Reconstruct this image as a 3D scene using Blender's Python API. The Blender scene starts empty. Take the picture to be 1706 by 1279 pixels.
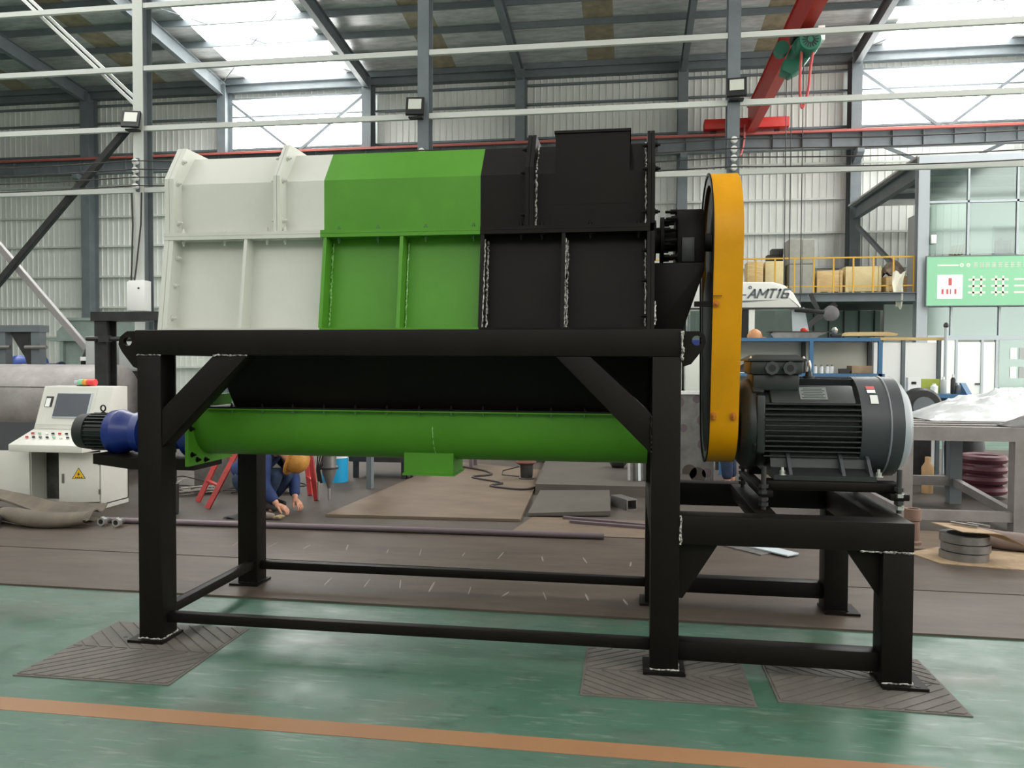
import bpy, bmesh, math, random
from mathutils import Vector, Matrix, noise

random.seed(7)
S = bpy.context.scene
COL = S.collection
PI = math.pi

# ------------------------------------------------------------------ camera
YAW, PITCH, ROLL, FPX = 0.1478, 0.0273, 0.0044, 1300.0
cam_d = bpy.data.cameras.new('camera')
cam_d.sensor_fit = 'HORIZONTAL'
cam_d.sensor_width = 36.0
cam_d.lens = FPX / 1706.0 * 36.0
cam_d.clip_end = 300
cam = bpy.data.objects.new('camera', cam_d)
COL.objects.link(cam)
_f = Vector((-math.sin(YAW) * math.cos(PITCH), math.cos(YAW) * math.cos(PITCH), -math.sin(PITCH)))
_r = Vector((math.cos(YAW), math.sin(YAW), 0))
_u = _r.cross(_f)
_r2 = math.cos(ROLL) * _r + math.sin(ROLL) * _u
_u2 = -math.sin(ROLL) * _r + math.cos(ROLL) * _u
cam.matrix_world = Matrix(((_r2.x, _u2.x, -_f.x, 0), (_r2.y, _u2.y, -_f.y, 0), (_r2.z, _u2.z, -_f.z, 1.5), (0, 0, 0, 1)))
S.camera = cam

# ------------------------------------------------------------------ sky and exposure
SKY = 2.6             # even overcast sky, seen through the open right end of the hall
W = bpy.data.worlds.new('overcast_sky')
S.world = W
W.use_nodes = True
W.node_tree.nodes['Background'].inputs[0].default_value = (1.0, 0.97, 0.925, 1)
W.node_tree.nodes['Background'].inputs[1].default_value = SKY
SKYLIGHT = 10.0        # translucent roof strips and wall lights with daylight behind them
S.view_settings.view_transform = 'Standard'
S.view_settings.look = 'None'
S.view_settings.gamma = 1.0
S.view_settings.use_curve_mapping = False
S.view_settings.exposure = 0.35

# ------------------------------------------------------------------ materials
def lin(c):
    return tuple(((v / 255) / 12.92 if v / 255 <= 0.04045 else ((v / 255 + 0.055) / 1.055) ** 2.4) for v in c) + (1,)

MATS = {}
def mat(name, c, rough=0.5, metal=0.0, c2=None, scale=3.0, amt=0.5, bump=0.0, bscale=40.0, stretch=None, emit=0.0, spec=0.5, alpha=1.0):
    if name in MATS:
        return MATS[name]
    m = bpy.data.materials.new(name)
    m.use_nodes = True
    nt = m.node_tree
    b = nt.nodes['Principled BSDF']
    b.inputs['Base Color'].default_value = lin(c)
    b.inputs['Roughness'].default_value = rough
    b.inputs['Metallic'].default_value = metal
    b.inputs['Specular IOR Level'].default_value = spec
    b.inputs['Alpha'].default_value = alpha
    if emit:
        b.inputs['Emission Color'].default_value = lin(c)
        b.inputs['Emission Strength'].default_value = emit
    tc = mp = None
    if c2 or bump:
        tc = nt.nodes.new('ShaderNodeTexCoord')
        mp = nt.nodes.new('ShaderNodeMapping')
        nt.links.new(tc.outputs['Object'], mp.inputs[0])
        if stretch:
            mp.inputs['Scale'].default_value = stretch
    if c2:
        n = nt.nodes.new('ShaderNodeTexNoise')
        n.inputs['Scale'].default_value = scale
        n.inputs['Detail'].default_value = 6
        n.inputs['Roughness'].default_value = 0.65
        nt.links.new(mp.outputs[0], n.inputs['Vector'])
        r = nt.nodes.new('ShaderNodeValToRGB')
        r.color_ramp.elements[0].position = 0.5 - 0.28 * amt
        r.color_ramp.elements[1].position = 0.5 + 0.28 * amt
        r.color_ramp.elements[0].color = lin(c)
        r.color_ramp.elements[1].color = lin(c2)
        nt.links.new(n.outputs[0], r.inputs[0])
        nt.links.new(r.outputs[0], b.inputs['Base Color'])
        if emit:
            nt.links.new(r.outputs[0], b.inputs['Emission Color'])
    if bump:
        n2 = nt.nodes.new('ShaderNodeTexNoise')
        n2.inputs['Scale'].default_value = bscale
        n2.inputs['Detail'].default_value = 3
        nt.links.new(mp.outputs[0], n2.inputs['Vector'])
        bp = nt.nodes.new('ShaderNodeBump')
        bp.inputs['Strength'].default_value = bump
        bp.inputs['Distance'].default_value = 0.01
        nt.links.new(n2.outputs[0], bp.inputs['Height'])
        nt.links.new(bp.outputs[0], b.inputs['Normal'])
    MATS[name] = m
    return m

def glass_mat(name, tint, mixf):
    if name in MATS:
        return MATS[name]
    m = bpy.data.materials.new(name)
    m.use_nodes = True
    nt = m.node_tree
    nt.nodes.clear()
    o = nt.nodes.new('ShaderNodeOutputMaterial')
    mx = nt.nodes.new('ShaderNodeMixShader')
    t = nt.nodes.new('ShaderNodeBsdfTransparent')
    t.inputs[0].default_value = lin(tint)
    g = nt.nodes.new('ShaderNodeBsdfGlossy')
    g.inputs['Roughness'].default_value = 0.08
    g.inputs[0].default_value = lin((235, 245, 245))
    mx.inputs[0].default_value = mixf
    nt.links.new(t.outputs[0], mx.inputs[1])
    nt.links.new(g.outputs[0], mx.inputs[2])
    nt.links.new(mx.outputs[0], o.inputs[0])
    MATS[name] = m
    return m

M_white = mat('white_paint', (202, 203, 194), 0.45, c2=(194, 195, 186), scale=2.0)
M_green = mat('green_paint', (80, 142, 38), 0.42, c2=(74, 134, 34), scale=2.5, spec=0.3)
M_black = mat('black_paint', (24, 20, 17), 0.48, c2=(18, 15, 13), scale=3.0, spec=0.14, bump=0.03, bscale=25)
M_yellow = mat('yellow_paint', (216, 150, 0), 0.4, c2=(206, 142, 2), scale=4, spec=0.25)
M_weld = mat('weld_metal', (36, 33, 31), 0.4, 0.0, c2=(206, 203, 196), scale=70, amt=0.35, bump=0.4, bscale=120)
M_wgreen = mat('weld_green', (70, 136, 36), 0.3, c2=(150, 200, 120), scale=80, amt=0.3)
M_wwhite = mat('weld_white', (235, 235, 228), 0.3)
M_motor = mat('motor_enamel', (38, 42, 42), 0.42, c2=(33, 37, 37), scale=6)
M_motorlite = mat('fan_cover_enamel', (58, 61, 65), 0.38)
M_blue = mat('blue_enamel', (22, 44, 118), 0.3)
M_steel = mat('bare_steel', (150, 148, 146), 0.38, 0.7, c2=(125, 122, 120), scale=5)
M_drum = mat('drum_steel', (186, 180, 177), 0.36, 0.3, c2=(158, 152, 150), scale=3)
M_bolt = mat('bolt_steel', (205, 205, 200), 0.3, 0.8)
M_dark = mat('dark_steel', (58, 58, 58), 0.5, 0.2, c2=(44, 43, 42), scale=6)
M_cgrey = mat('structural_grey', (112, 120, 124), 0.55, c2=(100, 108, 112), scale=1.5)
M_rail = mat('girt_pale', (205, 208, 202), 0.5)
M_clad = mat('wall_cladding', (224, 226, 220), 0.5, c2=(214, 216, 210), scale=0.4)
M_roof = mat('roof_foil', (214, 216, 214), 0.38, 0.15, c2=(176, 178, 178), scale=1.6, bump=0.5, bscale=9, stretch=(1, 4, 1))
M_red = mat('crane_red', (205, 44, 30), 0.45, c2=(190, 38, 28), scale=2)
M_redtray = mat('tray_red', (170, 88, 80), 0.5)
M_rubber = mat('rubber_mat', (104, 99, 92), 0.7, c2=(88, 84, 79), scale=4, bump=0.1)
M_plate = mat('floor_plate_steel', (104, 92, 82), 0.5, 0.0, spec=0.2, c2=(58, 51, 46), scale=1.6, amt=1.5, bump=0.3, bscale=3.5, stretch=(0.8, 2.6, 1))
M_plate2 = mat('rusty_plate_steel', (134, 116, 99), 0.55, 0.0, spec=0.25, c2=(92, 80, 70), scale=1.5, amt=1.4, bump=0.12, bscale=5, stretch=(1, 2, 1))
M_plate3 = mat('grey_plate_steel', (104, 98, 91), 0.5, 0.0, spec=0.3, c2=(82, 78, 73), scale=2.0, amt=1.2)
M_dirt = mat('grimy_floor', (98, 89, 82), 0.65, spec=0.25, c2=(66, 61, 57), scale=1.2, amt=1.4, bump=0.1, bscale=8)
M_shelfblue = mat('shelf_blue', (66, 112, 152), 0.5)
M_panel = mat('white_panel', (248, 248, 246), 0.55)
M_wood = mat('crate_wood', (216, 190, 138), 0.6, c2=(196, 166, 116), scale=4, stretch=(1, 1, 5))
M_ply = mat('plywood', (224, 208, 160), 0.6, c2=(212, 194, 146), scale=3)
M_railyel = mat('railing_yellow', (214, 166, 58), 0.5)
M_card = mat('cardboard', (176, 152, 122), 0.75, c2=(150, 126, 100), scale=6)
M_skin = mat('skin', (196, 142, 116), 0.55)
M_jacket = mat('jacket_blue', (36, 58, 108), 0.8, c2=(26, 42, 82), scale=10, bump=0.3, bscale=18)
M_jeans = mat('trouser_blue', (40, 56, 84), 0.85, c2=(30, 42, 64), scale=12)
M_shoe = mat('shoe_black', (30, 29, 29), 0.7)
M_hair = mat('hair_black', (26, 22, 20), 0.7)
M_straw = mat('helmet_tan', (196, 140, 62), 0.6, c2=(170, 116, 48), scale=14)
M_ladder = mat('ladder_red', (196, 52, 50), 0.5, c2=(150, 46, 42), scale=6)
M_cable = mat('cable_pale', (168, 164, 156), 0.6)
M_cabled = mat('cable_dark', (52, 46, 44), 0.6)
M_tarp = mat('old_belt', (122, 112, 98), 0.8, c2=(100, 92, 82), scale=3, bump=0.15, bscale=12)
M_foil = mat('plastic_film', (232, 234, 236), 0.22, 0.25, bump=0.6, bscale=6)
M_hoist = mat('hoist_green', (24, 108, 84), 0.45)
M_screen = mat('screen_glass', (92, 94, 102), 0.2)
M_console = mat('console_white', (222, 221, 212), 0.5, c2=(214, 212, 204), scale=2)
M_inside = mat('cabinet_inside', (70, 72, 68), 0.8, c2=(40, 40, 38), scale=8)
M_lamp = mat('floodlight_lens', (205, 208, 196), 0.25)
M_signgreen = mat('sign_green', (146, 208, 168), 0.5)
M_cream = mat('sign_cream', (240, 244, 226), 0.5)
M_signred = mat('sign_red', (206, 92, 96), 0.5)
M_hop = mat('machine_greygreen', (150, 166, 158), 0.55, c2=(138, 152, 146), scale=3)
M_ins = mat('insulator_white', (232, 232, 228), 0.3)
M_yel = mat('sign_yellow', (236, 190, 40), 0.5)
M_blk = mat('ink_black', (24, 24, 24), 0.6)
M_orange = mat('floor_line_orange', (152, 114, 72), 0.55, c2=(142, 98, 72), scale=2.2, amt=1.2)
M_alu = mat('aluminium_frame', (190, 198, 204), 0.45)
M_office = mat('office_grey', (176, 180, 178), 0.6)
M_glass = glass_mat('office_glass', (196, 214, 206), 0.16)
M_cabglass = glass_mat('cab_glass', (130, 160, 150), 0.14)
M_cabwhite = mat('truck_white', (240, 240, 234), 0.35)
M_springred = mat('spring_maroon', (96, 48, 58), 0.5)
M_purple = mat('bar_primer', (112, 98, 104), 0.5, 0.2)
M_skybright = mat('bright_skylight', (255, 255, 252), 0.5, emit=SKYLIGHT)
M_skyfill = mat('fill_skylight', (255, 255, 252), 0.5, emit=3.4)  # unseen front-slope strips, their glow added to light the machine
M_skydim = mat('dirty_skylight', (150, 138, 112), 0.6, c2=(120, 112, 92), scale=3, emit=0.06)

def floor_material():
    m = bpy.data.materials.new('green_floor_paint')
    m.use_nodes = True
    nt = m.node_tree
    b = nt.nodes['Principled BSDF']
    tc = nt.nodes.new('ShaderNodeTexCoord')
    mp = nt.nodes.new('ShaderNodeMapping')
    mp.inputs['Scale'].default_value = (1.0, 1.6, 1)
    nt.links.new(tc.outputs['Object'], mp.inputs[0])
    def nz(scale, det=6):
        n = nt.nodes.new('ShaderNodeTexNoise')
        n.inputs['Scale'].default_value = scale
        n.inputs['Detail'].default_value = det
        n.inputs['Roughness'].default_value = 0.6
        nt.links.new(mp.outputs[0], n.inputs['Vector'])
        return n
    def ramp(n, stops):
        r = nt.nodes.new('ShaderNodeValToRGB')
        els = r.color_ramp.elements
        while len(els) < len(stops):
            els.new(0.5)
        for e, (p, c) in zip(els, stops):
            e.position = p
            e.color = c
        nt.links.new(n.outputs[0], r.inputs[0])
        return r
    base = ramp(nz(0.9), [(0.34, lin((54, 92, 71))), (0.5, lin((68, 102, 85))), (0.68, lin((80, 104, 90)))])
    worn = ramp(nz(1.7, 8), [(0.56, (0, 0, 0, 1)), (0.72, (0.6, 0.6, 0.6, 1))])
    mx = nt.nodes.new('ShaderNodeMix')
    mx.data_type = 'RGBA'
    nt.links.new(worn.outputs[0], mx.inputs['Factor'])
    nt.links.new(base.outputs[0], mx.inputs[6])
    mx.inputs[7].default_value = lin((96, 100, 92))
    dark = ramp(nz(6.0, 8), [(0.28, (0.62, 0.62, 0.62, 1)), (0.45, (1, 1, 1, 1))])
    m2 = nt.nodes.new('ShaderNodeMix')
    m2.data_type = 'RGBA'
    m2.blend_type = 'MULTIPLY'
    m2.inputs['Factor'].default_value = 1
    nt.links.new(mx.outputs[2], m2.inputs[6])
    nt.links.new(dark.outputs[0], m2.inputs[7])
    nt.links.new(m2.outputs[2], b.inputs['Base Color'])
    mp2 = nt.nodes.new('ShaderNodeMapping')
    mp2.inputs['Scale'].default_value = (2.2, 16, 1)
    nt.links.new(tc.outputs['Object'], mp2.inputs[0])
    scn = nz(2.4, 8)
    nt.links.new(mp2.outputs[0], scn.inputs['Vector'])
    scuff = ramp(scn, [(0.57, (0, 0, 0, 1)), (0.74, (0.5, 0.5, 0.5, 1))])
    m3 = nt.nodes.new('ShaderNodeMix')
    m3.data_type = 'RGBA'
    nt.links.new(scuff.outputs[0], m3.inputs['Factor'])
    nt.links.new(m2.outputs[2], m3.inputs[6])
    m3.inputs[7].default_value = lin((140, 152, 142))
    stain = ramp(nz(0.75, 5), [(0.55, (0, 0, 0, 1)), (0.7, (0.7, 0.7, 0.7, 1))])
    m4 = nt.nodes.new('ShaderNodeMix')
    m4.data_type = 'RGBA'
    nt.links.new(stain.outputs[0], m4.inputs['Factor'])
    nt.links.new(m3.outputs[2], m4.inputs[6])
    m4.inputs[7].default_value = lin((88, 86, 76))
    nt.links.new(m4.outputs[2], b.inputs['Base Color'])
    rr = ramp(nz(2.5), [(0.3, (0.3, 0.3, 0.3, 1)), (0.7, (0.55, 0.55, 0.55, 1))])
    nt.links.new(rr.outputs[0], b.inputs['Roughness'])
    return m
M_floor = floor_material()

# ------------------------------------------------------------------ mesh helpers
class MB:
    def __init__(s):
        s.v = []
        s.f = []
    def add(s, vs, fs):
        n = len(s.v)
        s.v += [Vector(p) for p in vs]
        s.f += [tuple(i + n for i in q) for q in fs]
        return s
    def box(s, x0, x1, y0, y1, z0, z1):
        return s.add([(x0, y0, z0), (x1, y0, z0), (x1, y1, z0), (x0, y1, z0), (x0, y0, z1), (x1, y0, z1), (x1, y1, z1), (x0, y1, z1)],
                     [(0, 3, 2, 1), (4, 5, 6, 7), (0, 1, 5, 4), (1, 2, 6, 5), (2, 3, 7, 6), (3, 0, 4, 7)])
    def obox(s, c, size, rot):
        """box of a size at a centre, turned by a 3x3 matrix"""
        vs = []
        for z in (-.5, .5):
            for x, y in ((-.5, -.5), (.5, -.5), (.5, .5), (-.5, .5)):
                vs.append(Vector(c) + rot @ Vector((x * size[0], y * size[1], z * size[2])))
        return s.add(vs, [(0, 3, 2, 1), (4, 5, 6, 7), (0, 1, 5, 4), (1, 2, 6, 5), (2, 3, 7, 6), (3, 0, 4, 7)])
    def bar(s, p0, p1, w, h, up=(0, 0, 1)):
        p0, p1 = Vector(p0), Vector(p1)
        d = (p1 - p0)
        x = d.normalized()
        u = Vector(up)
        y = u.cross(x)
        if y.length < 1e-5:
            y = Vector((0, 1, 0)).cross(x)
        y.normalize()
        z = x.cross(y)
        return s.obox((p0 + p1) / 2, (d.length, w, h), Matrix((x, y, z)).transposed())
    def prism(s, poly, axis, a0, a1):
        """poly: 2-D outline in the two other axes (in x,y,z order), pushed along axis"""
        def P(a, q):
            return {'x': (a, q[0], q[1]), 'y': (q[0], a, q[1]), 'z': (q[0], q[1], a)}[axis]
        n = len(poly)
        return s.add([P(a0, q) for q in poly] + [P(a1, q) for q in poly],
                     [tuple(range(n))[::-1], tuple(range(n, 2 * n))] + [(i, (i + 1) % n, n + (i + 1) % n, n + i) for i in range(n)])
    def ring(s, outer, inner, axis, a0, a1):
        """plate with a hole: both outlines have the same number of points"""
        def P(a, q):
            return {'x': (a, q[0], q[1]), 'y': (q[0], a, q[1]), 'z': (q[0], q[1], a)}[axis]
        n = len(outer)
        vs = [P(a0, q) for q in outer] + [P(a0, q) for q in inner] + [P(a1, q) for q in outer] + [P(a1, q) for q in inner]
        fs = []
        for i in range(n):
            j = (i + 1) % n
            fs += [(i, n + i, n + j, j), (2 * n + i, 2 * n + j, 3 * n + j, 3 * n + i), (i, j, 2 * n + j, 2 * n + i), (n + i, 3 * n + i, 3 * n + j, n + j)]
        return s.add(vs, fs)
    def lathe(s, axis, c, prof, seg=24, ang0=0.0):
        """prof: (along, radius) pairs; turned about axis through c"""
        ax = {'x': 0, 'y': 1, 'z': 2}[axis]
        o = [(1, 2), (2, 0), (0, 1)][ax]
        vs, fs = [], []
        for a, r in prof:
            for k in range(seg):
                t = ang0 + 2 * PI * k / seg
                p = [c[0], c[1], c[2]]
                p[ax] = c[ax] + a
                p[o[0]] += r * math.cos(t)
                p[o[1]] += r * math.sin(t)
                vs.append(p)
        m = len(prof)
        for i in range(m - 1):
            for k in range(seg):
                k2 = (k + 1) % seg
                fs.append((i * seg + k, i * seg + k2, (i + 1) * seg + k2, (i + 1) * seg + k))
        fs.append(tuple(range(seg))[::-1])
        fs.append(tuple((m - 1) * seg + k for k in range(seg)))
        return s.add(vs, fs)
    def tube(s, pts, r, seg=8, rads=None, closed=False):
        pts = [Vector(p) for p in pts]
        n = len(pts)
        vs, fs = [], []
        ref = Vector((0, 0, 1))
        for i, p in enumerate(pts):
            if closed:
                d = pts[(i + 1) % n] - pts[i - 1]
            else:
                d = pts[min(i + 1, n - 1)] - pts[max(i - 1, 0)]
            d.normalize()
            a = ref - d * ref.dot(d)
            if a.length < 0.05:
                a = Vector((1, 0.2, 0)) - d * Vector((1, 0.2, 0)).dot(d)
            a.normalize()
            ref = a
            b = d.cross(a)
            rr = rads[i] if rads else r
            for k in range(seg):
                t = 2 * PI * k / seg
                vs.append(p + rr * (math.cos(t) * a + math.sin(t) * b))
        m = n if closed else n - 1
        for i in range(m):
            i2 = (i + 1) % n
            for k in range(seg):
                k2 = (k + 1) % seg
                fs.append((i * seg + k, i * seg + k2, i2 * seg + k2, i2 * seg + k))
        if not closed:
            fs += [tuple(range(seg))[::-1], tuple((n - 1) * seg + k for k in range(seg))]
        return s.add(vs, fs)
    def weld(s, p0, p1, r=0.006, n=None, jit=0.5):
        """a bumpy weld bead"""
        p0, p1 = Vector(p0), Vector(p1)
        L = (p1 - p0).length
        n = n or max(6, int(L / 0.011))
        pts, rads = [], []
        for i in range(n + 1):
            q = p0.lerp(p1, i / n)
            pts.append(q + Vector((random.uniform(-1, 1), random.uniform(-1, 1), random.uniform(-1, 1))) * r * jit)
            rads.append(r * random.uniform(0.5, 1.2))
        return s.tube(pts, r, 5, rads)

ORG = {}
def mesh_from(mb, m, org=(0, 0, 0), bevel=0.0, smooth=None, name='mesh'):
    me = bpy.data.meshes.new(name)
    o = Vector(org)
    me.from_pydata([tuple(p - o) for p in mb.v], [], mb.f)
    bm = bmesh.new()
    bm.from_mesh(me)
    bmesh.ops.recalc_face_normals(bm, faces=bm.faces)
    if bevel:
        es = [e for e in bm.edges if len(e.link_faces) == 2 and e.calc_face_angle(0) > 0.6]
        bmesh.ops.bevel(bm, geom=es, offset=bevel, segments=2, profile=0.5, affect='EDGES')
    bm.to_mesh(me)
    bm.free()
    if m:
        me.materials.append(m)
    if smooth is None:
        smooth = 40
    if smooth:
        me.polygons.foreach_set('use_smooth', [True] * len(me.polygons))
        me.set_sharp_from_angle(angle=math.radians(smooth))
    me.update()
    return me

def tag(o, label=None, cat=None, group=None, kind=None):
    for k, v in (('label', label), ('category', cat), ('group', group), ('kind', kind)):
        if v:
            o[k] = v
    return o

def thing(name, label, cat, loc, group=None, kind=None):
    o = bpy.data.objects.new(name, None)
    o.empty_display_size = 0.1
    COL.objects.link(o)
    o.location = loc
    ORG[o] = Vector(loc)
    return tag(o, label, cat, group, kind)

def part(parent, name, mb, m, bevel=0.0, smooth=None, label=None, kind=None):
    org = ORG[parent]
    o = bpy.data.objects.new(name, mesh_from(mb, m, org, bevel, smooth, name))
    COL.objects.link(o)
    o.parent = parent
    ORG[o] = org
    return tag(o, label, kind=kind)

def solo(name, mb, m, label, cat, group=None, kind=None, bevel=0.0, smooth=None):
    xs, ys, zs = [p.x for p in mb.v], [p.y for p in mb.v], [p.z for p in mb.v]
    org = Vector(((min(xs) + max(xs)) / 2, (min(ys) + max(ys)) / 2, min(zs)))
    o = bpy.data.objects.new(name, mesh_from(mb, m, org, bevel, smooth, name))
    COL.objects.link(o)
    o.location = org
    ORG[o] = org
    return tag(o, label, cat, group, kind)

def rep(parent, name, me, pos, rot=None, scale=None):
    """a copy of a shared mesh as a part, at a place in the room"""
    o = bpy.data.objects.new(name, me)
    COL.objects.link(o)
    o.parent = parent
    o.location = Vector(pos) - ORG[parent]
    if rot:
        o.rotation_euler = rot
    if scale:
        o.scale = scale
    ORG[o] = ORG[parent]
    return o

def skin_mesh(verts, edges, rads, m, org, sub=2, name='body'):
    me = bpy.data.meshes.new('tmp')
    me.from_pydata([tuple(Vector(v) - Vector(org)) for v in verts], edges, [])
    o = bpy.data.objects.new('tmp', me)
    COL.objects.link(o)
    sk = o.modifiers.new('skin', 'SKIN')
    for i, r in enumerate(rads):
        d = me.skin_vertices[0].data[i]
        d.radius = (r, r) if not isinstance(r, tuple) else r
        d.use_root = (i == 0)
    sk.use_smooth_shade = True
    ss = o.modifiers.new('sub', 'SUBSURF')
    ss.levels = sub
    dg = bpy.context.evaluated_depsgraph_get()
    dg.update()
    out = bpy.data.meshes.new_from_object(o.evaluated_get(dg))
    out.name = name
    bpy.data.objects.remove(o)
    out.materials.clear()
    out.materials.append(m)
    out.polygons.foreach_set('use_smooth', [True] * len(out.polygons))
    return out

def mesh_part(parent, name, me):
    o = bpy.data.objects.new(name, me)
    COL.objects.link(o)
    o.parent = parent
    ORG[o] = ORG[parent]
    return o

def curve(pts, n=6):
    """a smooth line through the points"""
    P = [Vector(p) for p in pts]
    P = [P[0] * 2 - P[1]] + P + [P[-1] * 2 - P[-2]]
    out = []
    for i in range(1, len(P) - 2):
        a, b, c, d = P[i - 1:i + 3]
        for k in range(n):
            t = k / n
            out.append(0.5 * (2 * b + (c - a) * t + (2 * a - 5 * b + 4 * c - d) * t * t + (3 * b - a - 3 * c + d) * t ** 3))
    return out + [P[-2]]

def circ(cx, cy, r, n=24, a0=0, a1=2 * PI):
    full = abs(a1 - a0 - 2 * PI) < 1e-6
    k = n if full else n - 1
    return [(cx + r * math.cos(a0 + (a1 - a0) * i / k), cy + r * math.sin(a0 + (a1 - a0) * i / k)) for i in range(n)]
# ------------------------------------------------------------------ the hall: floor, rear wall, roof
GX = [-40.1 + 6 * k for k in range(11)]
XL, XR_ = GX[0], GX[-1]
YB = 30.0
EAVE, RIDGE_Y, SLOPE, YF = 12.75, 10.0, 0.1, -10.0
BRIGHT = (-16.1, 7.9)          # bays with clean daylight panels
def roof_z(y):
    return EAVE + (YB - max(y, RIDGE_Y)) * SLOPE - max(0.0, RIDGE_Y - y) * SLOPE
def isb(x):
    return any(abs(x - b) < 0.1 for b in BRIGHT)

solo('floor', MB().box(XL, XR_ + 20, YF, YB + 0.3, -0.2, 0.0), M_floor, 'worn green painted workshop floor under the big machine', 'floor', kind='structure', smooth=0)

# painted stripe across the floor in front of the machine
st = MB()
st.box(-9, 5.5, 2.955, 3.07, 0.0, 0.0015)
solo('trim_1', st, M_orange, 'orange painted stripe crossing the green floor in front', 'floor stripe', kind='structure', smooth=0)

solo('wall_front', MB().box(XL, -14, YF - 0.2, YF, 0, 12.9).box(8, XR_, YF - 0.2, YF, 0, 12.9).box(-14, 8, YF - 0.2, YF, 0, 7.0).box(-14, 8, YF - 0.2, YF, 11.8, 12.9), M_clad, 'pale metal wall behind the camera with high opening added for front light', 'wall', kind='structure', smooth=0)  # unseen wall; its high opening is added to light the machine from the front
solo('wall_left', MB().box(XL - 0.2, XL, YF, YB + 0.2, 0, 14.8), M_clad, 'pale metal gable wall closing the far left end', 'wall', kind='structure', smooth=0)
wall = thing('wall_back', 'ribbed pale metal wall along the back of the hall', 'wall', (0, YB, 0), kind='structure')
part(wall, 'backing', MB().box(XL, XR_, YB + 0.08, YB + 0.25, 0, 12.9), M_clad, smooth=0)
def corrugated(x0, x1, z0, z1, y, pitch=0.25, w=0.07, d=0.035):
    mb = MB()
    n = int(round((x1 - x0) / pitch))
    p = (x1 - x0) / n
    prof = []
    for i in range(n):
        a = x0 + i * p
        prof += [(a, y), (a + p - w, y), (a + p - w * 0.75, y - d), (a + p - w * 0.25, y - d)]
    prof.append((x1, y))
    m = len(prof)
    mb.add([(q[0], q[1], z0) for q in prof] + [(q[0], q[1], z1) for q in prof], [(i, i + 1, m + i + 1, m + i) for i in range(m - 1)])
    return mb
for g in GX[:-1]:
    if isb(g):
        part(wall, 'cladding_sheet', corrugated(g, g + 6, 0, 10.1, YB), M_clad, smooth=0)
        part(wall, 'daylight_panel', corrugated(g, g + 6, 10.1, 12.05, YB), M_skybright, smooth=0, label='glowing translucent wall sheet')
        part(wall, 'cladding_sheet', corrugated(g, g + 6, 12.05, 12.7, YB), M_clad, smooth=0)
    else:
        part(wall, 'cladding_sheet', corrugated(g, g + 6, 0, 12.7, YB), M_clad, smooth=0)
girt_z = (1.25, 2.5, 3.74, 5.02, 6.28, 7.5, 8.78, 10.07, 11.36, 12.08)
for z in girt_z:
    part(wall, 'girt', MB().box(XL, XR_, YB - 0.16, YB - 0.04, z - 0.035, z + 0.035), M_rail if z < 10 else M_cgrey, smooth=0)
part(wall, 'eave_beam', MB().box(XL, XR_, YB - 0.35, YB - 0.02, 12.32, 12.62), M_cgrey, smooth=0)
def h_column(x, y, w, d, z0, z1, tw=0.016):
    mb = MB()
    mb.box(x - w / 2, x + w / 2, y, y + tw, z0, z1)
    mb.box(x - w / 2, x + w / 2, y + d - tw, y + d, z0, z1)
    mb.box(x - tw / 2, x + tw / 2, y + tw, y + d - tw, z0, z1)
    return mb
for g in GX:
    part(wall, 'wall_column', h_column(g, YB - 0.75, 0.36, 0.6, 0, 12.5), M_cgrey, smooth=0)
    br = MB().prism([(YB - 0.74, 8.55), (YB - 1.35, 8.85), (YB - 1.35, 9.03), (YB - 0.74, 9.03)], 'x', g - 0.12, g + 0.12)
    part(wall, 'crane_corbel', br, M_cgrey, smooth=0)
# diagonal bracing of the two daylight bays
for b in BRIGHT:
    for a, c in (((b + 0.2, 11.9), (b + 3.0, 9.75)), ((b + 5.8, 11.9), (b + 3.0, 9.75)), ((b + 0.2, 7.0), (b + 5.8, 9.6)), ((b + 5.8, 7.0), (b + 0.2, 9.6))):
        part(wall, 'wind_brace', MB().bar((a[0], YB - 0.45, a[1]), (c[0], YB - 0.45, c[1]), 0.08, 0.11), M_cgrey, smooth=0)

roof = thing('ceiling', 'sloping foil lined metal roof with purlins and skylights', 'roof', (0, RIDGE_Y, 12.75), kind='structure')
def roof_strip(x0, x1, y0, y1, t=0.04):
    z0, z1 = roof_z(y0), roof_z(y1)
    return MB().prism([(y0, z0), (y1, z1), (y1, z1 + t), (y0, z0 + t)], 'x', x0, x1)
for g in GX[:-1]:
    half = 2.1 if isb(g) else 0.5
    c = g + 3.0
    for (y0, y1, rear) in ((RIDGE_Y, YB + 0.3, True), (YF, RIDGE_Y, False)):
        part(roof, 'roof_sheet', roof_strip(g, c - half, y0, y1), M_roof, smooth=0)
        part(roof, 'roof_sheet', roof_strip(c + half, g + 6, y0, y1), M_roof, smooth=0)
        bright = isb(g) or not rear  # unseen front-slope strips all glow, as added light
        part(roof, 'skylight_strip', roof_strip(c - half, c + half, y0, y1, 0.02), (M_skybright if rear else M_skyfill) if bright else M_skydim, smooth=0,
             label='glowing translucent roof strip' if bright else 'dull grimy translucent roof strip')
y = YF + 0.4
while y < YB - 0.3:
    z = roof_z(y)
    part(roof, 'purlin', MB().box(XL, XR_, y - 0.035, y + 0.035, z - 0.22, z - 0.01), M_cgrey, smooth=0)
    y += 1.45
for g in GX:
    for (y0, y1) in ((YB - 0.5, RIDGE_Y), (RIDGE_Y, YF)):
        mb = MB()
        za, zb = roof_z(y0) - 0.22, roof_z(y1) - 0.22
        for (dz0, dz1, w) in ((0, -0.02, 0.2), (-0.02, -0.5, 0.014), (-0.5, -0.52, 0.2)):
            mb.prism([(y0, za + dz1), (y1, zb + dz1), (y1, zb + dz0), (y0, za + dz0)], 'x', g - w / 2, g + w / 2)
        part(roof, 'rafter', mb, M_cgrey, smooth=0)
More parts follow.
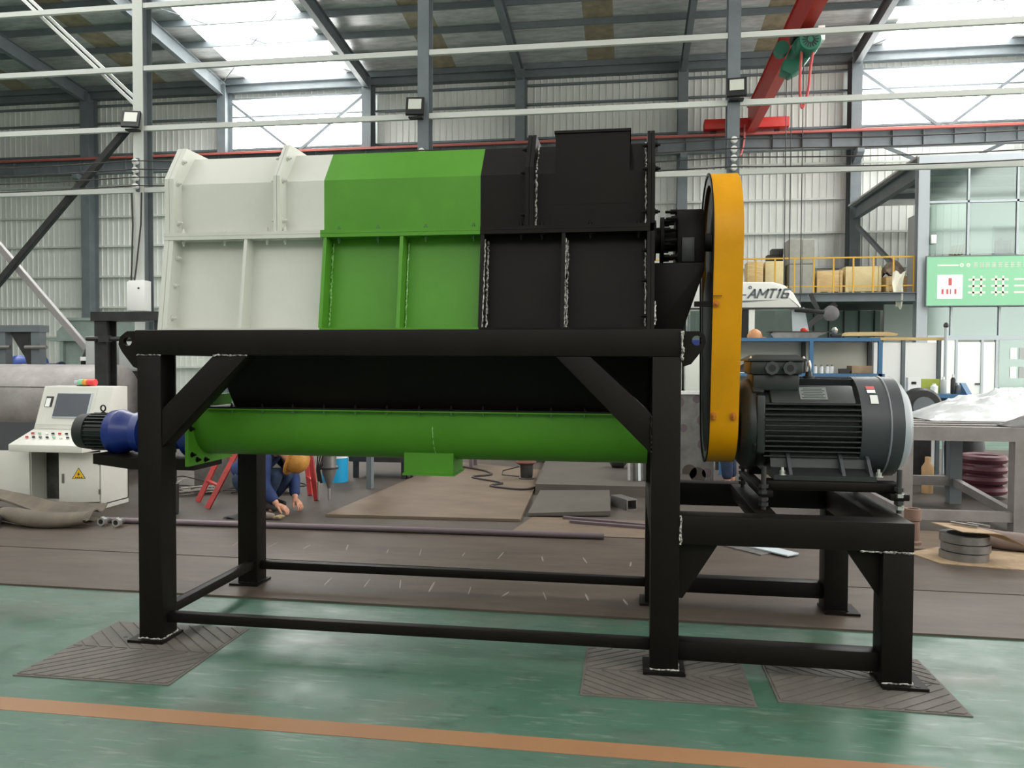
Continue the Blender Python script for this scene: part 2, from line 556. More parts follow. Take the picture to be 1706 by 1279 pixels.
for b in BRIGHT:
    for (xa, ya, xb, yb) in ((b + 0.1, 29.2, b + 5.9, 23.2), (b + 5.9, 29.2, b + 0.1, 23.2)):
        part(roof, 'bracing_rod', MB().tube([(xa, ya, roof_z(ya) - 0.3), (xb, yb, roof_z(yb) - 0.3)], 0.015, 6), M_cgrey)

# ------------------------------------------------------------------ runway beam and overhead crane
rw = thing('runway_beam', 'long grey crane runway beam with red rail along back wall', 'crane beam', (0, 29.0, 9.05))
rb = MB()
rb.box(XL, XR_, 28.86, 29.14, 9.05, 9.075).box(XL, XR_, 28.86, 29.14, 9.61, 9.635).box(XL, XR_, 28.99, 29.01, 9.075, 9.61)
part(rw, 'beam', rb, M_cgrey, smooth=0)
part(rw, 'rail', MB().box(XL, XR_, 28.96, 29.04, 9.635, 9.72), M_redtray, smooth=0)
part(rw, 'cable_tray', MB().box(XL, XR_, 28.70, 28.84, 9.58, 9.66), M_redtray, smooth=0)
stiff = mesh_from(MB().box(-0.012, 0.012, -0.13, 0, 0, 0.53), M_cgrey, smooth=0, name='stiffener')
x = -30.0
while x < 18:
    rep(rw, 'stiffener', stiff, (x, 28.99, 9.08))
    x += 1.0

cr = thing('overhead_crane', 'red overhead travelling crane girder crossing the hall', 'crane', (4.2, 29.0, 9.72))
g = MB()
g.box(4.05, 4.35, 1.0, 28.62, 9.62, 9.65).box(4.05, 4.35, 1.0, 28.62, 10.5, 10.53).box(4.09, 4.31, 1.0, 28.62, 9.65, 10.5)
part(cr, 'girder', g, M_red, smooth=0)
part(cr, 'end_carriage', MB().box(2.6, 5.5, 28.60, 29.18, 9.80, 10.15), M_red, bevel=0.02)
for x in (2.95, 5.15):
    part(cr, 'wheel', MB().lathe('y', (x, 29.0, 9.83), [(-0.05, 0.11), (0.05, 0.11)], 20), M_dark)
hy, hx = 20.2, 4.12
h = thing('electric_hoist', 'green electric hoist with round motor under the red girder', 'hoist', (hx, hy, 8.55))
part(h, 'trolley', MB().box(hx - 0.22, hx + 0.4, hy - 0.25, hy + 0.25, 9.42, 9.61), M_dark, bevel=0.02)
part(h, 'drum', MB().lathe('y', (hx - 0.02, hy - 0.35, 9.16), [(0, 0.16), (0.02, 0.24), (0.9, 0.24), (0.92, 0.16)], 24), M_hoist)
mo = part(h, 'motor', MB().lathe('y', (hx + 0.06, hy - 0.8, 9.14), [(0, 0.10), (0.0, 0.24), (0.04, 0.27), (0.46, 0.27), (0.47, 0.2)], 28), M_hoist)
slot = mesh_from(MB().box(-0.012, 0.012, -0.006, 0.006, 0.07, 0.19), M_blk, smooth=0, name='vent_slot')
for k in range(16):
    a = 2 * PI * k / 16
    rep(mo, 'vent_slot', slot, (hx + 0.06, hy - 0.803, 9.14), (0, a, 0))
part(h, 'gearbox', MB().lathe('y', (hx - 0.45, hy - 0.1, 9.25), [(0, 0.12), (0, 0.17), (0.3, 0.17), (0.3, 0.1)], 20), M_hoist)
part(h, 'control_box', MB().box(hx + 0.28, hx + 0.44, hy - 0.55, hy - 0.35, 9.2, 9.55), M_panel, bevel=0.01)
part(h, 'rope_guard', MB().prism([(hx - 0.50, 8.62), (hx - 0.28, 8.50), (hx - 0.05, 8.62), (hx + 0.22, 9.0), (hx + 0.1, 9.1), (hx - 0.2, 8.84), (hx - 0.45, 8.86)], 'y', hy - 0.35, hy + 0.1), M_hoist, bevel=0.01)
for dx in (-0.34, -0.22):
    part(h, 'wire_rope', MB().tube([(hx + dx, hy - 0.1, 8.6), (hx + dx, hy - 0.1, 2.6)], 0.012, 6), M_dark)
part(h, 'hook_block', MB().lathe('y', (hx - 0.28, hy - 0.18, 2.5), [(0, 0.1), (0, 0.17), (0.16, 0.17), (0.16, 0.1)], 20), M_dark)
sl = MB().tube(curve([(hx + 0.14, hy - 0.6, 9.42), (hx + 0.16, hy - 0.62, 9.0), (hx + 0.10, hy - 0.62, 8.5), (hx + 0.06, hy - 0.6, 8.0), (hx - 0.05, hy - 0.6, 7.62), (hx - 0.1, hy - 0.6, 7.72), (hx - 0.13, hy - 0.6, 8.2), (hx - 0.1, hy - 0.6, 9.0)]), 0.03, 8)
solo('lifting_sling', sl, mat('sling_red', (206, 84, 84), 0.7), 'red webbing sling loop hanging beside the green hoist', 'sling')
s2 = h
part(s2, 'pendant_cable', MB().tube([(hx - 0.02, hy - 0.45, 8.95), (hx - 0.02, hy - 0.45, 2.5)], 0.012, 6), M_cabled)
part(s2, 'pendant_controller', MB().box(hx - 0.06, hx + 0.02, hy - 0.49, hy - 0.41, 2.3, 2.6), M_yel, bevel=0.01)
s3 = MB().tube(curve([(3.75, 28.57, 9.95), (3.70, 28.5, 9.3), (3.72, 28.5, 8.9), (3.85, 28.5, 8.85), (3.95, 28.5, 9.3), (3.98, 28.57, 9.9)]), 0.035, 8)
solo('lifting_strap', s3, mat('strap_pink', (214, 120, 118), 0.7), 'faded pink strap looped below the crane end carriage', 'sling')

# ------------------------------------------------------------------ inner column row (Y 15) with pale rails
COLX = (-16.1, -10.0, -3.98, 1.87, 7.9)
CLAB = {-10.0: ('grey steel column with white front face and wall box', True), -3.98: ('grey steel column rising behind the green cover', False),
        1.87: ('grey steel column behind the top of the yellow guard', False), -16.1: ('grey steel column at the far left end of bracing', False), 7.9: ('grey steel column at the far right of the pale rails', False)}
for cx in COLX:
    lab, wht = CLAB[cx]
    t = thing('steel_column', lab, 'column', (cx, 15, 0), 'inner row of columns')
    w, d = 0.22, 0.33
    part(t, 'front_flange', MB().box(cx - w / 2, cx + w / 2, 14.85, 14.868, 0.02, 14.0), M_rail if wht else M_cgrey, smooth=0, label='pale front face' if wht else None)  # front flange in a paler colour on this one column
    part(t, 'rear_flange', MB().box(cx - w / 2, cx + w / 2, 15.162, 15.18, 0.02, 14.0), M_cgrey, smooth=0)
    part(t, 'web', MB().box(cx - 0.008, cx + 0.008, 14.868, 15.162, 0.02, 14.0), M_cgrey, smooth=0)
    part(t, 'base_plate', MB().box(cx - 0.2, cx + 0.2, 14.8, 15.23, 0, 0.02), M_cgrey, smooth=0)
for z, lab in ((5.02, 'lowest pale rail of the inner column row'), (6.28, 'pale rail at the floodlights on the inner columns'), (7.5, 'pale rail above the floodlights on inner columns'), (8.77, 'topmost pale rail on the inner column row')):
    t = thing('horizontal_rail', lab, 'rail', (-4, 14.8, z - 0.05), 'pale rails on the inner columns')
    xs = [-24.0] + [c for c in COLX] + [14.0]
    for a, b in zip(xs[:-1], xs[1:]):
        part(t, 'rail_length', MB().box(a + 0.115, b - 0.115, 14.87, 14.95, z - 0.05, z + 0.05), M_rail, smooth=0)
def angle_bar(name, p0, p1, m, lab, w=0.12):
    mb = MB()
    p0, p1 = Vector(p0), Vector(p1)
    d = (p1 - p0).normalized()
    n = Vector((0, 1, 0)).cross(d).normalized()
    mb.bar(p0, p1, 0.10, 0.014, up=n)
    mb.bar(p0 + n * w / 2 - Vector((0, .05, 0)), p1 + n * w / 2 - Vector((0, .05, 0)), 0.014, w, up=n)
    return solo(name, mb, m, lab, 'brace', smooth=0)
angle_bar('cross_brace', (-10.2, 15.02, 6.4), (-15.9, 15.02, 0.5), M_dark, 'dark diagonal brace falling to the left of the white column')
angle_bar('cross_brace', (-15.9, 15.2, 6.6), (-10.4, 15.2, 0.7), mat('brace_grey', (150, 146, 144), 0.5), 'pale diagonal brace crossing the dark one at far left')
t = thing('cross_brace', 'pair of pale diagonal rods rising left from the column', 'brace', (-12, 15, 6.8))
for k in (0, 0.14):
    part(t, 'rod', MB().bar((-10.15, 15.0, 6.80 + k), (-15.9, 15.0, 12.0 + k), 0.04, 0.06), M_rail, smooth=0)

# floodlights
def floodlight(x, y, z, tilt, lab, turn=0.0):
    t = thing('floodlight', lab, 'floodlight', (x, y, z), 'square floodlights on the inner columns')
    R = Matrix.Rotation(turn, 3, 'Z') @ Matrix.Rotation(tilt, 3, 'X')
    c = Vector((x, y - 0.14, z + 0.02))
    part(t, 'housing', MB().obox(c, (0.35, 0.06, 0.37), R), M_blk, smooth=0)
    part(t, 'lens', MB().obox(c + R @ Vector((0, -0.033, 0.03)), (0.25, 0.008, 0.22), R), M_lamp, smooth=0)
    part(t, 'bracket', MB().box(x - 0.13, x + 0.13, y - 0.15, y, z - 0.2, z - 0.17), M_blk, smooth=0)
floodlight(-10.06, 14.85, 6.40, -0.35, 'square floodlight on the white faced column', 0.25)
floodlight(-4.1, 14.85, 6.40, -0.3, 'square floodlight on the column behind the green cover', 0.12)
floodlight(1.90, 14.85, 6.48, -0.3, 'square floodlight on the column beside the red crane', -0.1)

# trolley wires held by white insulators
wires = [5.57, 5.40, 5.24, 5.07]
for i, z in enumerate(wires):
    pts = []
    xs = [-24, -16.1, -10.0, -3.98, 1.87, 7.9, 14]
    for a, b in zip(xs[:-1], xs[1:]):
        for k in range(8):
            u = k / 8
            pts.append((a + (b - a) * u, 14.685, z - 0.06 * math.sin(PI * u) ** 1))
    pts.append((14, 14.685, z))
    o = solo('trolley_wire', MB().tube(pts, 0.012, 5), M_cabled, ['topmost dark trolley wire strung along the columns', 'second dark trolley wire from the top along columns', 'third dark trolley wire from the top along columns', 'lowest dark trolley wire strung along the columns'][i], 'wire', 'trolley wires')
insm = mesh_from(MB().lathe('y', (0, 0, 0), [(-0.1, 0.02), (-0.1, 0.05), (-0.07, 0.06), (-0.05, 0.045), (-0.03, 0.06), (0, 0.05)], 14), M_ins, name='insulator')
for cx, nm in ((-10.0, 'the white faced column'), (1.87, 'the column above the yellow guard'), (-3.98, 'the column behind the green cover')):
    t = thing('insulator_bracket', 'row of white insulators holding wires on ' + nm, 'insulators', (cx, 14.85, 5.0), 'insulator brackets')
    part(t, 'strip', MB().box(cx - 0.03, cx + 0.03, 14.80, 14.85, 4.98, 5.66), M_cgrey, smooth=0)
    for z in wires:
        rep(t, 'insulator', insm, (cx, 14.80, z))
# switch box and cables on the white faced column
t = thing('switch_box', 'white switch box low on the white faced column', 'electrical box', (-9.95, 14.84, 2.5))
part(t, 'case', MB().box(-10.1, -9.73, 14.62, 14.85, 2.52, 3.14), M_panel, bevel=0.015)
part(t, 'side_case', MB().box(-10.17, -10.11, 14.68, 14.85, 2.52, 3.12), M_panel, bevel=0.01)
part(t, 'lock', MB().lathe('y', (-9.86, 14.62, 2.98), [(-0.01, 0.02), (0, 0.02)], 12), M_dark)
for k, x in enumerate((-10.12, -10.02)):
    part(t, 'cable', MB().tube([(x, 14.7, 2.55 + 0.5 * k), (x, 14.78, 3.4), (x + 0.02 + 0.08 * k, 14.8, 4.3), (x + 0.12 * k, 14.8, 4.95)], 0.016, 6), M_cabled)
# ------------------------------------------------------------------ steel plates and mats on the floor
def slab(name, poly, z0, z1, m, lab, cat='steel plate', group=None):
    return solo(name, MB().prism(poly, 'z', z0, z1), m, lab, cat, group, smooth=0)
slab('floor_plate', [(-9.5, 4.66), (5.5, 4.545), (5.5, 5.39), (-9.5, 5.60)], 0, 0.012, M_plate, 'long brown steel plate strip nearest the green floor', group='steel plate strips')
slab('floor_plate', [(-9.5, 5.62), (5.5, 5.41), (5.5, 6.62), (-9.5, 6.74)], 0, 0.012, M_plate, 'long brown steel plate strip lying behind the first', group='steel plate strips')
spot = mesh_from(MB().lathe('z', (0, 0, 0), [(0, .02), (.0012, .017), (.0022, .008)], 12), mat('painted_glint', (124, 116, 108), .4, .1), name='glint_streak')  # pale streaks painted for the highlights off dents in the plates
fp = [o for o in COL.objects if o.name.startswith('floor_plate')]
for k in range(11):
    rep(fp[1], 'glint_streak', spot, (-3.15 + .315 * k + random.uniform(-.03, .03), 6.0 - .015 * k + random.uniform(-.05, .05), .012), (0, 0, random.uniform(-.3, .3)), (random.uniform(.2, .4), random.uniform(3, 8), 1))
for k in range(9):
    rep(fp[0], 'glint_streak', spot, (-2.0 + .25 * k + random.uniform(-.03, .03), 5.05 - .02 * k + random.uniform(-.04, .04), .012), (0, 0, random.uniform(-.3, .3)), (random.uniform(.2, .4), random.uniform(2.5, 7), 1))
slab('grimy_floor_area', [(-18, 6.76), (16, 6.6), (16, 14.75), (-18, 14.75)], 0, 0.008, M_dirt, 'dark grimy floor area behind the steel plate strips', 'floor area')
slab('floor_plate', [(-2.87, 7.13), (-0.99, 7.21), (-1.14, 10.6), (-2.6, 11.3)], 0.01, 0.035, M_plate2, 'large rusty steel plate lying under the outlet box')
slab('floor_plate', [(-1.02, 6.70), (3.4, 6.66), (3.4, 7.40), (-0.9, 7.44)], 0.009, 0.016, M_plate2, 'thin brown sheet lying in front of the raised slab')
slab('raised_slab', [(-1.03, 8.74), (0.75, 8.78), (0.75, 11.9), (-1.18, 11.8)], 0.008, 0.13, M_plate3, 'thick raised grey steel slab behind the right legs')
tp = MB().add([(-0.95, 7.46, 0.02), (-0.16, 7.60, 0.02), (-0.19, 8.5, 0.10), (-0.93, 8.35, 0.10), (-0.95, 7.46, 0.045), (-0.16, 7.60, 0.065), (-0.19, 8.5, 0.125), (-0.93, 8.35, 0.125)],
              [(0, 3, 2, 1), (4, 5, 6, 7), (0, 1, 5, 4), (1, 2, 6, 5), (2, 3, 7, 6), (3, 0, 4, 7)])
solo('tilted_plate', tp, M_plate3, 'small grey plate leaning against the raised slab edge', 'steel plate', smooth=0)

def clip_poly(poly, x0, x1, y0, y1):
    """cut a flat outline to a rectangle"""
    for ax, lim, sg in ((0, x0, 1), (0, x1, -1), (1, y0, 1), (1, y1, -1)):
        out = []
        for a, b in zip(poly, poly[1:] + poly[:1]):
            ia, ib = (a[ax] - lim) * sg >= 0, (b[ax] - lim) * sg >= 0
            if ia:
                out.append(a)
            if ia != ib:
                u = (lim - a[ax]) / (b[ax] - a[ax])
                out.append((a[0] + (b[0] - a[0]) * u, a[1] + (b[1] - a[1]) * u))
        poly = out
        if len(poly) < 3:
            return []
    return poly
def chevron_mat(x0, x1, y0, y1, lab, skew, point):
    """rubber belt piece with raised chevron treads; point = +1: they point to the right"""
    t = thing('rubber_mat', lab, 'mat', ((x0 + x1) / 2, (y0 + y1) / 2, 0), 'chevron belt mats under the feet')
    part(t, 'sheet', MB().prism([(x0, y0), (x1, y0 + skew), (x1, y1 + skew), (x0, y1)], 'z', 0, 0.005), M_rubber, smooth=0)
    ym, L, step, gap = (y0 + y1) / 2, 0.42 * point, 0.085, 0.016
    k = -10
    while x0 + k * step < x1 + 0.6:
        xa = x0 + k * step
        xb = xa + step - gap
        for (ya, yb, s0, s1) in ((y0, ym - 0.006, 0, L), (ym + 0.006, y1, L, 0)):
            p = clip_poly([(xa + s0, ya), (xb + s0, ya), (xb + s1, yb), (xa + s1, yb)], x0 + 0.012, x1 - 0.012, y0 + 0.012, y1 - 0.012)
            if p:
                p = [(q[0], q[1] + skew * (q[0] - x0) / (x1 - x0)) for q in p]
                part(t, 'tread', MB().prism(p, 'z', 0.005, 0.009), M_rubber, smooth=0)
        k += 1
chevron_mat(-2.885, -2.09, 3.285, 4.065, 'grooved grey rubber mat under the left front leg', 0.01, 1)
chevron_mat(-0.205, 0.57, 3.49, 4.09, 'grooved grey rubber mat under the middle front leg', -0.01, -1)
chevron_mat(0.67, 1.465, 3.555, 4.2, 'grooved grey rubber mat under the motor stand leg', -0.02, 1)

# ------------------------------------------------------------------ THE MACHINE
Y0, LW = 3.787, 0.1365
D = 1.066
YR = Y0 + D
FX0, FX1 = -2.569, 0.1134
MX = 1.169
ZT, ZB = 1.664, 1.5316
YC = 4.388
mc = thing('processing_machine', 'large white, green and black processing machine on black stand', 'machine', (-0.6, YC, 0.006))

# frame
foot = mesh_from(MB().box(-0.1, 0.1, -0.1, 0.1, 0, 0.014), M_black, name='foot_plate', smooth=0)
def leg(x, y, top, dx=0.0, dy=0.0):
    o = part(mc, 'leg', MB().box(x, x + LW, y, y + LW, 0.02, top), M_black, bevel=0.006)
    z0 = 0.0125 if y > 4.5 else 0.0095
    rep(o, 'foot_plate', foot, (x + LW / 2 + dx, y + LW / 2 + dy, z0))
    for (a, b) in (((x, y - .003, .026), (x + LW, y - .003, .026)), ((x + LW + .003, y, .026), (x + LW + .003, y + LW, .026))):
        part(o, 'weld_bead', MB().weld(a, b, 0.005), M_weld if y < 4 else M_black)
    return o
for x, top in ((FX0, ZB), (FX1, ZB), (MX, 0.635)):
    for y in (Y0, YR):
        leg(x, y, top, 0.03 if x > 1 else (-0.012 if x < 0 else 0.0), -0.005)
hole = mesh_from(MB().lathe('z', (0, 0, 0), [(0, 0.011), (0.0015, 0.011)], 12), M_blk, name='bolt_hole')
for (x, y) in ((1.325, 3.775), (1.145, 3.93), (-2.65, 3.79), (0.27, 3.79), (0.1, 3.79)):
    rep(mc, 'bolt_hole', hole, (x, y, 0.0237))
part(mc, 'top_beam', MB().box(FX0 - 0.012, FX1 + LW, Y0, Y0 + LW, ZB, ZT), M_black, bevel=0.006)
part(mc, 'top_beam', MB().box(FX0 - 0.012, FX1 + LW, YR, YR + LW, ZB, ZT), M_black, bevel=0.006)
for x in (FX0, FX1):
    part(mc, 'cross_beam', MB().box(x, x + LW, Y0 + LW, YR, ZB, ZT), M_black, bevel=0.006)
def brace(p, q, r, s):
    return part(mc, 'diagonal_brace', MB().prism([p, q, r, s], 'y', Y0 + 0.004, Y0 + LW - 0.02), M_black, bevel=0.005)
brace((-2.138, ZB), (-1.948, ZB), (-2.4325, 1.045), (-2.4325, 1.245))
brace((-0.352, ZB), (-0.183, ZB), (FX1, 1.256), (FX1, 1.063))
for dy in (D - 0.02,):
    part(mc, 'diagonal_brace', MB().prism([(-2.138, ZB), (-1.948, ZB), (-2.4325, 1.045), (-2.4325, 1.245)], 'y', YR + 0.02, YR + LW - 0.02), M_black, smooth=0)
    part(mc, 'diagonal_brace', MB().prism([(-0.352, ZB), (-0.183, ZB), (FX1, 1.256), (FX1, 1.063)], 'y', YR + 0.02, YR + LW - 0.02), M_black, smooth=0)
# lower rails
part(mc, 'lower_rail', MB().box(FX0 + LW, FX1, Y0 + 0.045, Y0 + 0.095, 0.1, 0.152), M_black, bevel=0.004)
part(mc, 'lower_rail', MB().box(FX0 + LW, FX1, YR + 0.045, YR + 0.095, 0.108, 0.16), M_black, bevel=0.004)
part(mc, 'lower_rail', MB().box(FX0 + 0.06, FX0 + 0.115, Y0 + LW, YR, 0.12, 0.172), M_black, bevel=0.004)
part(mc, 'lower_rail', MB().box(FX1 + LW, MX, Y0 + 0.04, Y0 + 0.13, 0.06, 0.152), M_black, bevel=0.005)
part(mc, 'lower_rail', MB().box(FX1 + LW, MX, YR + 0.04, YR + 0.13, 0.085, 0.18), M_black, bevel=0.005)
# motor stand
SZ0, SZ1 = 0.635, 0.772
part(mc, 'stand_beam', MB().box(FX1 + LW, MX + LW, Y0, Y0 + LW, SZ0, SZ1), M_black, bevel=0.006)
part(mc, 'stand_beam', MB().box(FX1 + LW, MX + LW, YR, YR + LW, SZ0, SZ1), M_black, bevel=0.006)
part(mc, 'stand_beam', MB().box(MX, MX + LW, Y0 + LW, YR, SZ0, SZ1), M_black, bevel=0.006)
part(mc, 'stand_beam', MB().box(FX1, FX1 + LW, Y0 + LW, YR, SZ0, SZ1), M_black, bevel=0.006)
part(mc, 'motor_rail', MB().box(0.62, 0.72, Y0 + LW, YR, 0.70, SZ1), M_black, bevel=0.004)
part(mc, 'gusset', MB().prism([(FX1 + LW, SZ0), (0.44, SZ0), (FX1 + LW + 0.02, 0.36), (FX1 + LW, 0.36)], 'y', Y0 + 0.06, Y0 + 0.075), M_black, smooth=0)
part(mc, 'gusset', MB().prism([(1.015, SZ0), (MX, SZ0), (MX, 0.41)], 'y', Y0 + 0.06, Y0 + 0.075), M_black, smooth=0)
wb = MB()
part(mc, 'weld_bead', MB().weld((FX0, Y0 - .002, ZB), (FX0 + LW, Y0 - .002, ZB), 0.004), M_weld)
part(mc, 'weld_bead', MB().weld((-2.138, Y0 - .002, ZB), (-1.948, Y0 - .002, ZB), 0.005), M_weld)
part(mc, 'weld_bead', MB().weld((FX1 + LW + .004, Y0 - .003, ZB - 0.02), (FX1 + LW + .004, Y0 - .003, ZT - 0.01), 0.008), M_weld)
part(mc, 'weld_bead', MB().weld((FX1 + LW + .003, Y0 - .003, SZ0), (FX1 + LW + .003, Y0 - .003, SZ1), 0.007), M_weld)
part(mc, 'weld_bead', MB().weld((MX - 0.1, Y0 - .002, SZ0), (MX + LW, Y0 - .002, SZ0), 0.005), M_weld)
part(mc, 'weld_bead', MB().weld((FX1 - .003, Y0 + .002, 1.07), (FX1 - .003, Y0 + .002, 1.25), 0.006), M_black)
# lifting lugs
def lug(poly, hx, hz, y):
    n = 28
    hol = circ(hx, hz, 0.024, n)
    # outline resampled by angle about the hole
    out = []
    for i in range(n):
        a = 2 * PI * i / n
        d = Vector((math.cos(a), math.sin(a)))
        best = None
        for k in range(len(poly)):
            p, q = Vector(poly[k]), Vector(poly[(k + 1) % len(poly)])
            e = q - p
            den = d.x * e.y - d.y * e.x
            if abs(den) < 1e-9:
                continue
            w_ = p - Vector((hx, hz))
            t_ = (w_.x * e.y - w_.y * e.x) / den
            u_ = (w_.x * d.y - w_.y * d.x) / den
            if t_ > 0 and -1e-6 <= u_ <= 1 + 1e-6 and (best is None or t_ < best):
                best = t_
        out.append((hx + d.x * best, hz + d.y * best))
    return part(mc, 'lifting_lug', MB().ring(out, hol, 'y', y, y + 0.025), M_black)
lug([(-2.582, 1.66), (-2.66, 1.66), (-2.70, 1.63), (-2.71, 1.59), (-2.69, 1.55), (-2.60, 1.44), (-2.582, 1.44)], -2.655, 1.605, Y0 + 0.05)
lug([(0.25, 1.655), (0.335, 1.655), (0.362, 1.635), (0.368, 1.60), (0.355, 1.57), (0.29, 1.485), (0.25, 1.485)], 0.325, 1.61, Y0 + 0.05)

# lower casing: three painted lengths
LOW = [(3.90, ZT), (3.965, 2.145), (4.81, 2.145), (4.876, ZT)]
sec_m = (M_white, M_green, M_black)
sec_n = ('white', 'green', 'black')
cut = (-2.41, -1.562, -0.735, 0.086)
cutc = (-2.41, -1.598, -0.757, 0.086)
low, cov = [], []
for i in range(3):
    low.append(part(mc, 'lower_casing', MB().prism(LOW, 'x', cut[i], cut[i + 1]), sec_m[i], smooth=0, label=sec_n[i] + ' painted lower casing'))
    part(low[i], 'bottom_strip', MB().box(cut[i], cut[i + 1], 3.80, 3.91, ZT, ZT + 0.010), sec_m[i], smooth=0)
ribm = [M_white, M_green, M_green, M_black, M_black]
rib_sec = [0, 1, 1, 2, 2]
for k, x in enumerate((-1.998, -1.560, -1.150, -0.730, -0.322)):
    r = part(low[rib_sec[k]], 'rib', MB().prism([(3.802, ZT), (3.876, 2.145), (3.99, 2.145), (3.93, ZT)], 'x', x - 0.009, x + 0.009), ribm[k], smooth=0)
    if k:
        n = 1 if k < 3 else 2
        part(low[rib_sec[k]], 'weld_bead', MB().weld((x + 0.015, 3.893, ZT + 0.01), (x + 0.015, 3.957, 2.12), 0.0055 if k < 3 else 0.007), M_wgreen if k < 3 else M_weld)
        if k > 2:
            part(low[rib_sec[k]], 'weld_bead', MB().weld((x + 0.011, 3.80 + .012, ZT + 0.01), (x + 0.011, 3.876 + .012, 2.12), 0.005), M_weld)
# end plates of the lower casing
def plate_yz(parent, name, poly, x0, x1, m, **k):
    return part(parent, name, MB().prism(poly, 'x', x0, x1), m, **k)
LE = [(3.806, ZT), (3.876, 2.145), (4.90, 2.145), (4.97, ZT)]
plate_yz(low[0], 'end_flange', LE, -2.435, -2.41, M_white, smooth=0)
plate_yz(low[0], 'end_flange', LE, -2.462, -2.437, M_white, smooth=0)
plate_yz(low[2], 'end_flange', LE, 0.086, 0.103, M_black, smooth=0)
plate_yz(low[2], 'end_flange', LE, 0.105, 0.122, M_black, smooth=0)
part(low[2], 'weld_bead', MB().weld((0.08, 3.90, ZT + 0.02), (0.08, 3.96, 2.12), 0.005), M_weld)
part(low[2], 'weld_bead', MB().weld((0.125, 3.81, ZT + 0.02), (0.125, 3.83, 1.80), 0.005), M_weld)
# joint lip
lipc = (-2.462, -1.585, -0.742, 0.10)
for i in range(3):
    part(low[i], 'joint_lip', MB().box(lipc[i], lipc[i + 1], 3.872, 4.90, 2.145, 2.1635), sec_m[i], smooth=0)
# cover
COVP = [(3.96, 2.183), (3.96, 2.458), (4.09, 2.628), (4.686, 2.628), (4.816, 2.458), (4.816, 2.183)]
for i in range(3):
    c = part(mc, 'cover', MB().prism(COVP, 'x', cutc[i], cutc[i + 1]), sec_m[i], smooth=0, label=sec_n[i] + ' painted cover length')
    cov.append(c)
    part(c, 'joint_lip', MB().box(lipc[i], lipc[i + 1], 3.872, 4.90, 2.1645, 2.183), sec_m[i], smooth=0)
FL = [(3.882, 2.185), (3.882, 2.474), (4.012, 2.668), (4.764, 2.668), (4.894, 2.474), (4.894, 2.185)]
for i, (x0, x1) in ((0, (-2.462, -2.437)), (0, (-2.435, -2.41)), (0, (-1.846, -1.829)), (0, (-1.827, -1.81)), (2, (-0.517, -0.497)), (2, (-0.495, -0.475)), (2, (0.086, 0.103)), (2, (0.105, 0.122))):
    plate_yz(cov[i], 'flange', FL, x0, x1, sec_m[i], smooth=0)
part(cov[2], 'weld_bead', MB().weld((-0.470, 3.955, 2.19), (-0.470, 3.955, 2.455), 0.007), M_weld)
part(cov[2], 'weld_bead', MB().weld((-0.470, 3.957, 2.46), (-0.470, 4.085, 2.63), 0.005), M_weld)
part(cov[2], 'weld_bead', MB().weld((0.080, 3.955, 2.19), (0.080, 3.955, 2.455), 0.005), M_weld)
part(cov[2], 'weld_bead', MB().weld((0.080, 3.957, 2.46), (0.080, 4.085, 2.63), 0.006), M_weld)
# feed opening on the black cover
fh = part(mc, 'feed_inlet', MB().box(-0.372, -0.002, 3.959, 4.62, 2.30, 2.660), M_black, smooth=0)
part(fh, 'rim', MB().box(-0.378, 0.004, 3.951, 4.628, 2.655, 2.668), M_black, smooth=0)

# bolts
def bolt_mesh(axis, m, r=0.011, h=0.012, name='bolt'):
    mb = MB()
    mb.lathe(axis, (0, 0, 0), [(-0.002, r * 1.5), (0.002, r * 1.5)], 12)
    mb.lathe(axis, (0, 0, 0), [(0.002, r), (0.002 + h, r)], 6)
    mb.lathe(axis, (0, 0, 0), [(0.002 + h, r * 0.55), (0.002 + h * 1.9, r * 0.5)], 8)
    return mesh_from(mb, m, name=name, smooth=0)
BX = {0: bolt_mesh('x', mat('bolt_white', (200, 200, 192), 0.4)), 1: bolt_mesh('x', M_green), 2: bolt_mesh('x', M_black)}
BZ = {0: bolt_mesh('z', mat('bolt_white', (200, 200, 192), 0.4), 0.010), 1: bolt_mesh('z', mat('bolt_green', (60, 110, 50), 0.4), 0.010), 2: bolt_mesh('z', M_black, 0.010)}
for i, x in ((0, -2.408), (0, -1.808), (2, 0.086)):
    for (y, z) in ((3.975, 2.585), (3.92, 2.455), (3.92, 2.245)):
        rep(cov[i], 'bolt', BX[i], (x if x < 0 else x - 0.002, y, z), (0, 0, 0) if x < 0 else (0, 0, PI))
for (y, z) in ((3.975, 2.585), (3.92, 2.455), (3.92, 2.245)):
    rep(cov[2], 'bolt', BX[2], (-0.519, y, z), (0, 0, PI))
    rep(cov[2], 'bolt', BX[2], (0.124, y, z))
    rep(cov[0], 'bolt', BX[0], (-1.848, y, z), (0, 0, PI))
for i, x in ((0, -2.408), (2, 0.084)):
    for z in (2.055, 1.905, 1.73):
        yy = 3.806 + (z - ZT) / 0.481 * 0.07 + 0.045
        rep(low[i], 'bolt', BX[i], (x, yy, z), (0, 0, 0) if i == 0 else (0, 0, PI))
for k, x in enumerate((-2.375, -2.138, -1.897, -1.797, -1.50, -1.289, -1.034, -0.784, -0.54, -0.435, -0.193, 0.045)):
    i = k // 4
    rep(low[i], 'bolt', BZ[i], (x, 3.915, 2.143), (PI, 0, 0))
    rep(cov[i], 'bolt', BZ[i], (x, 3.915, 2.185))

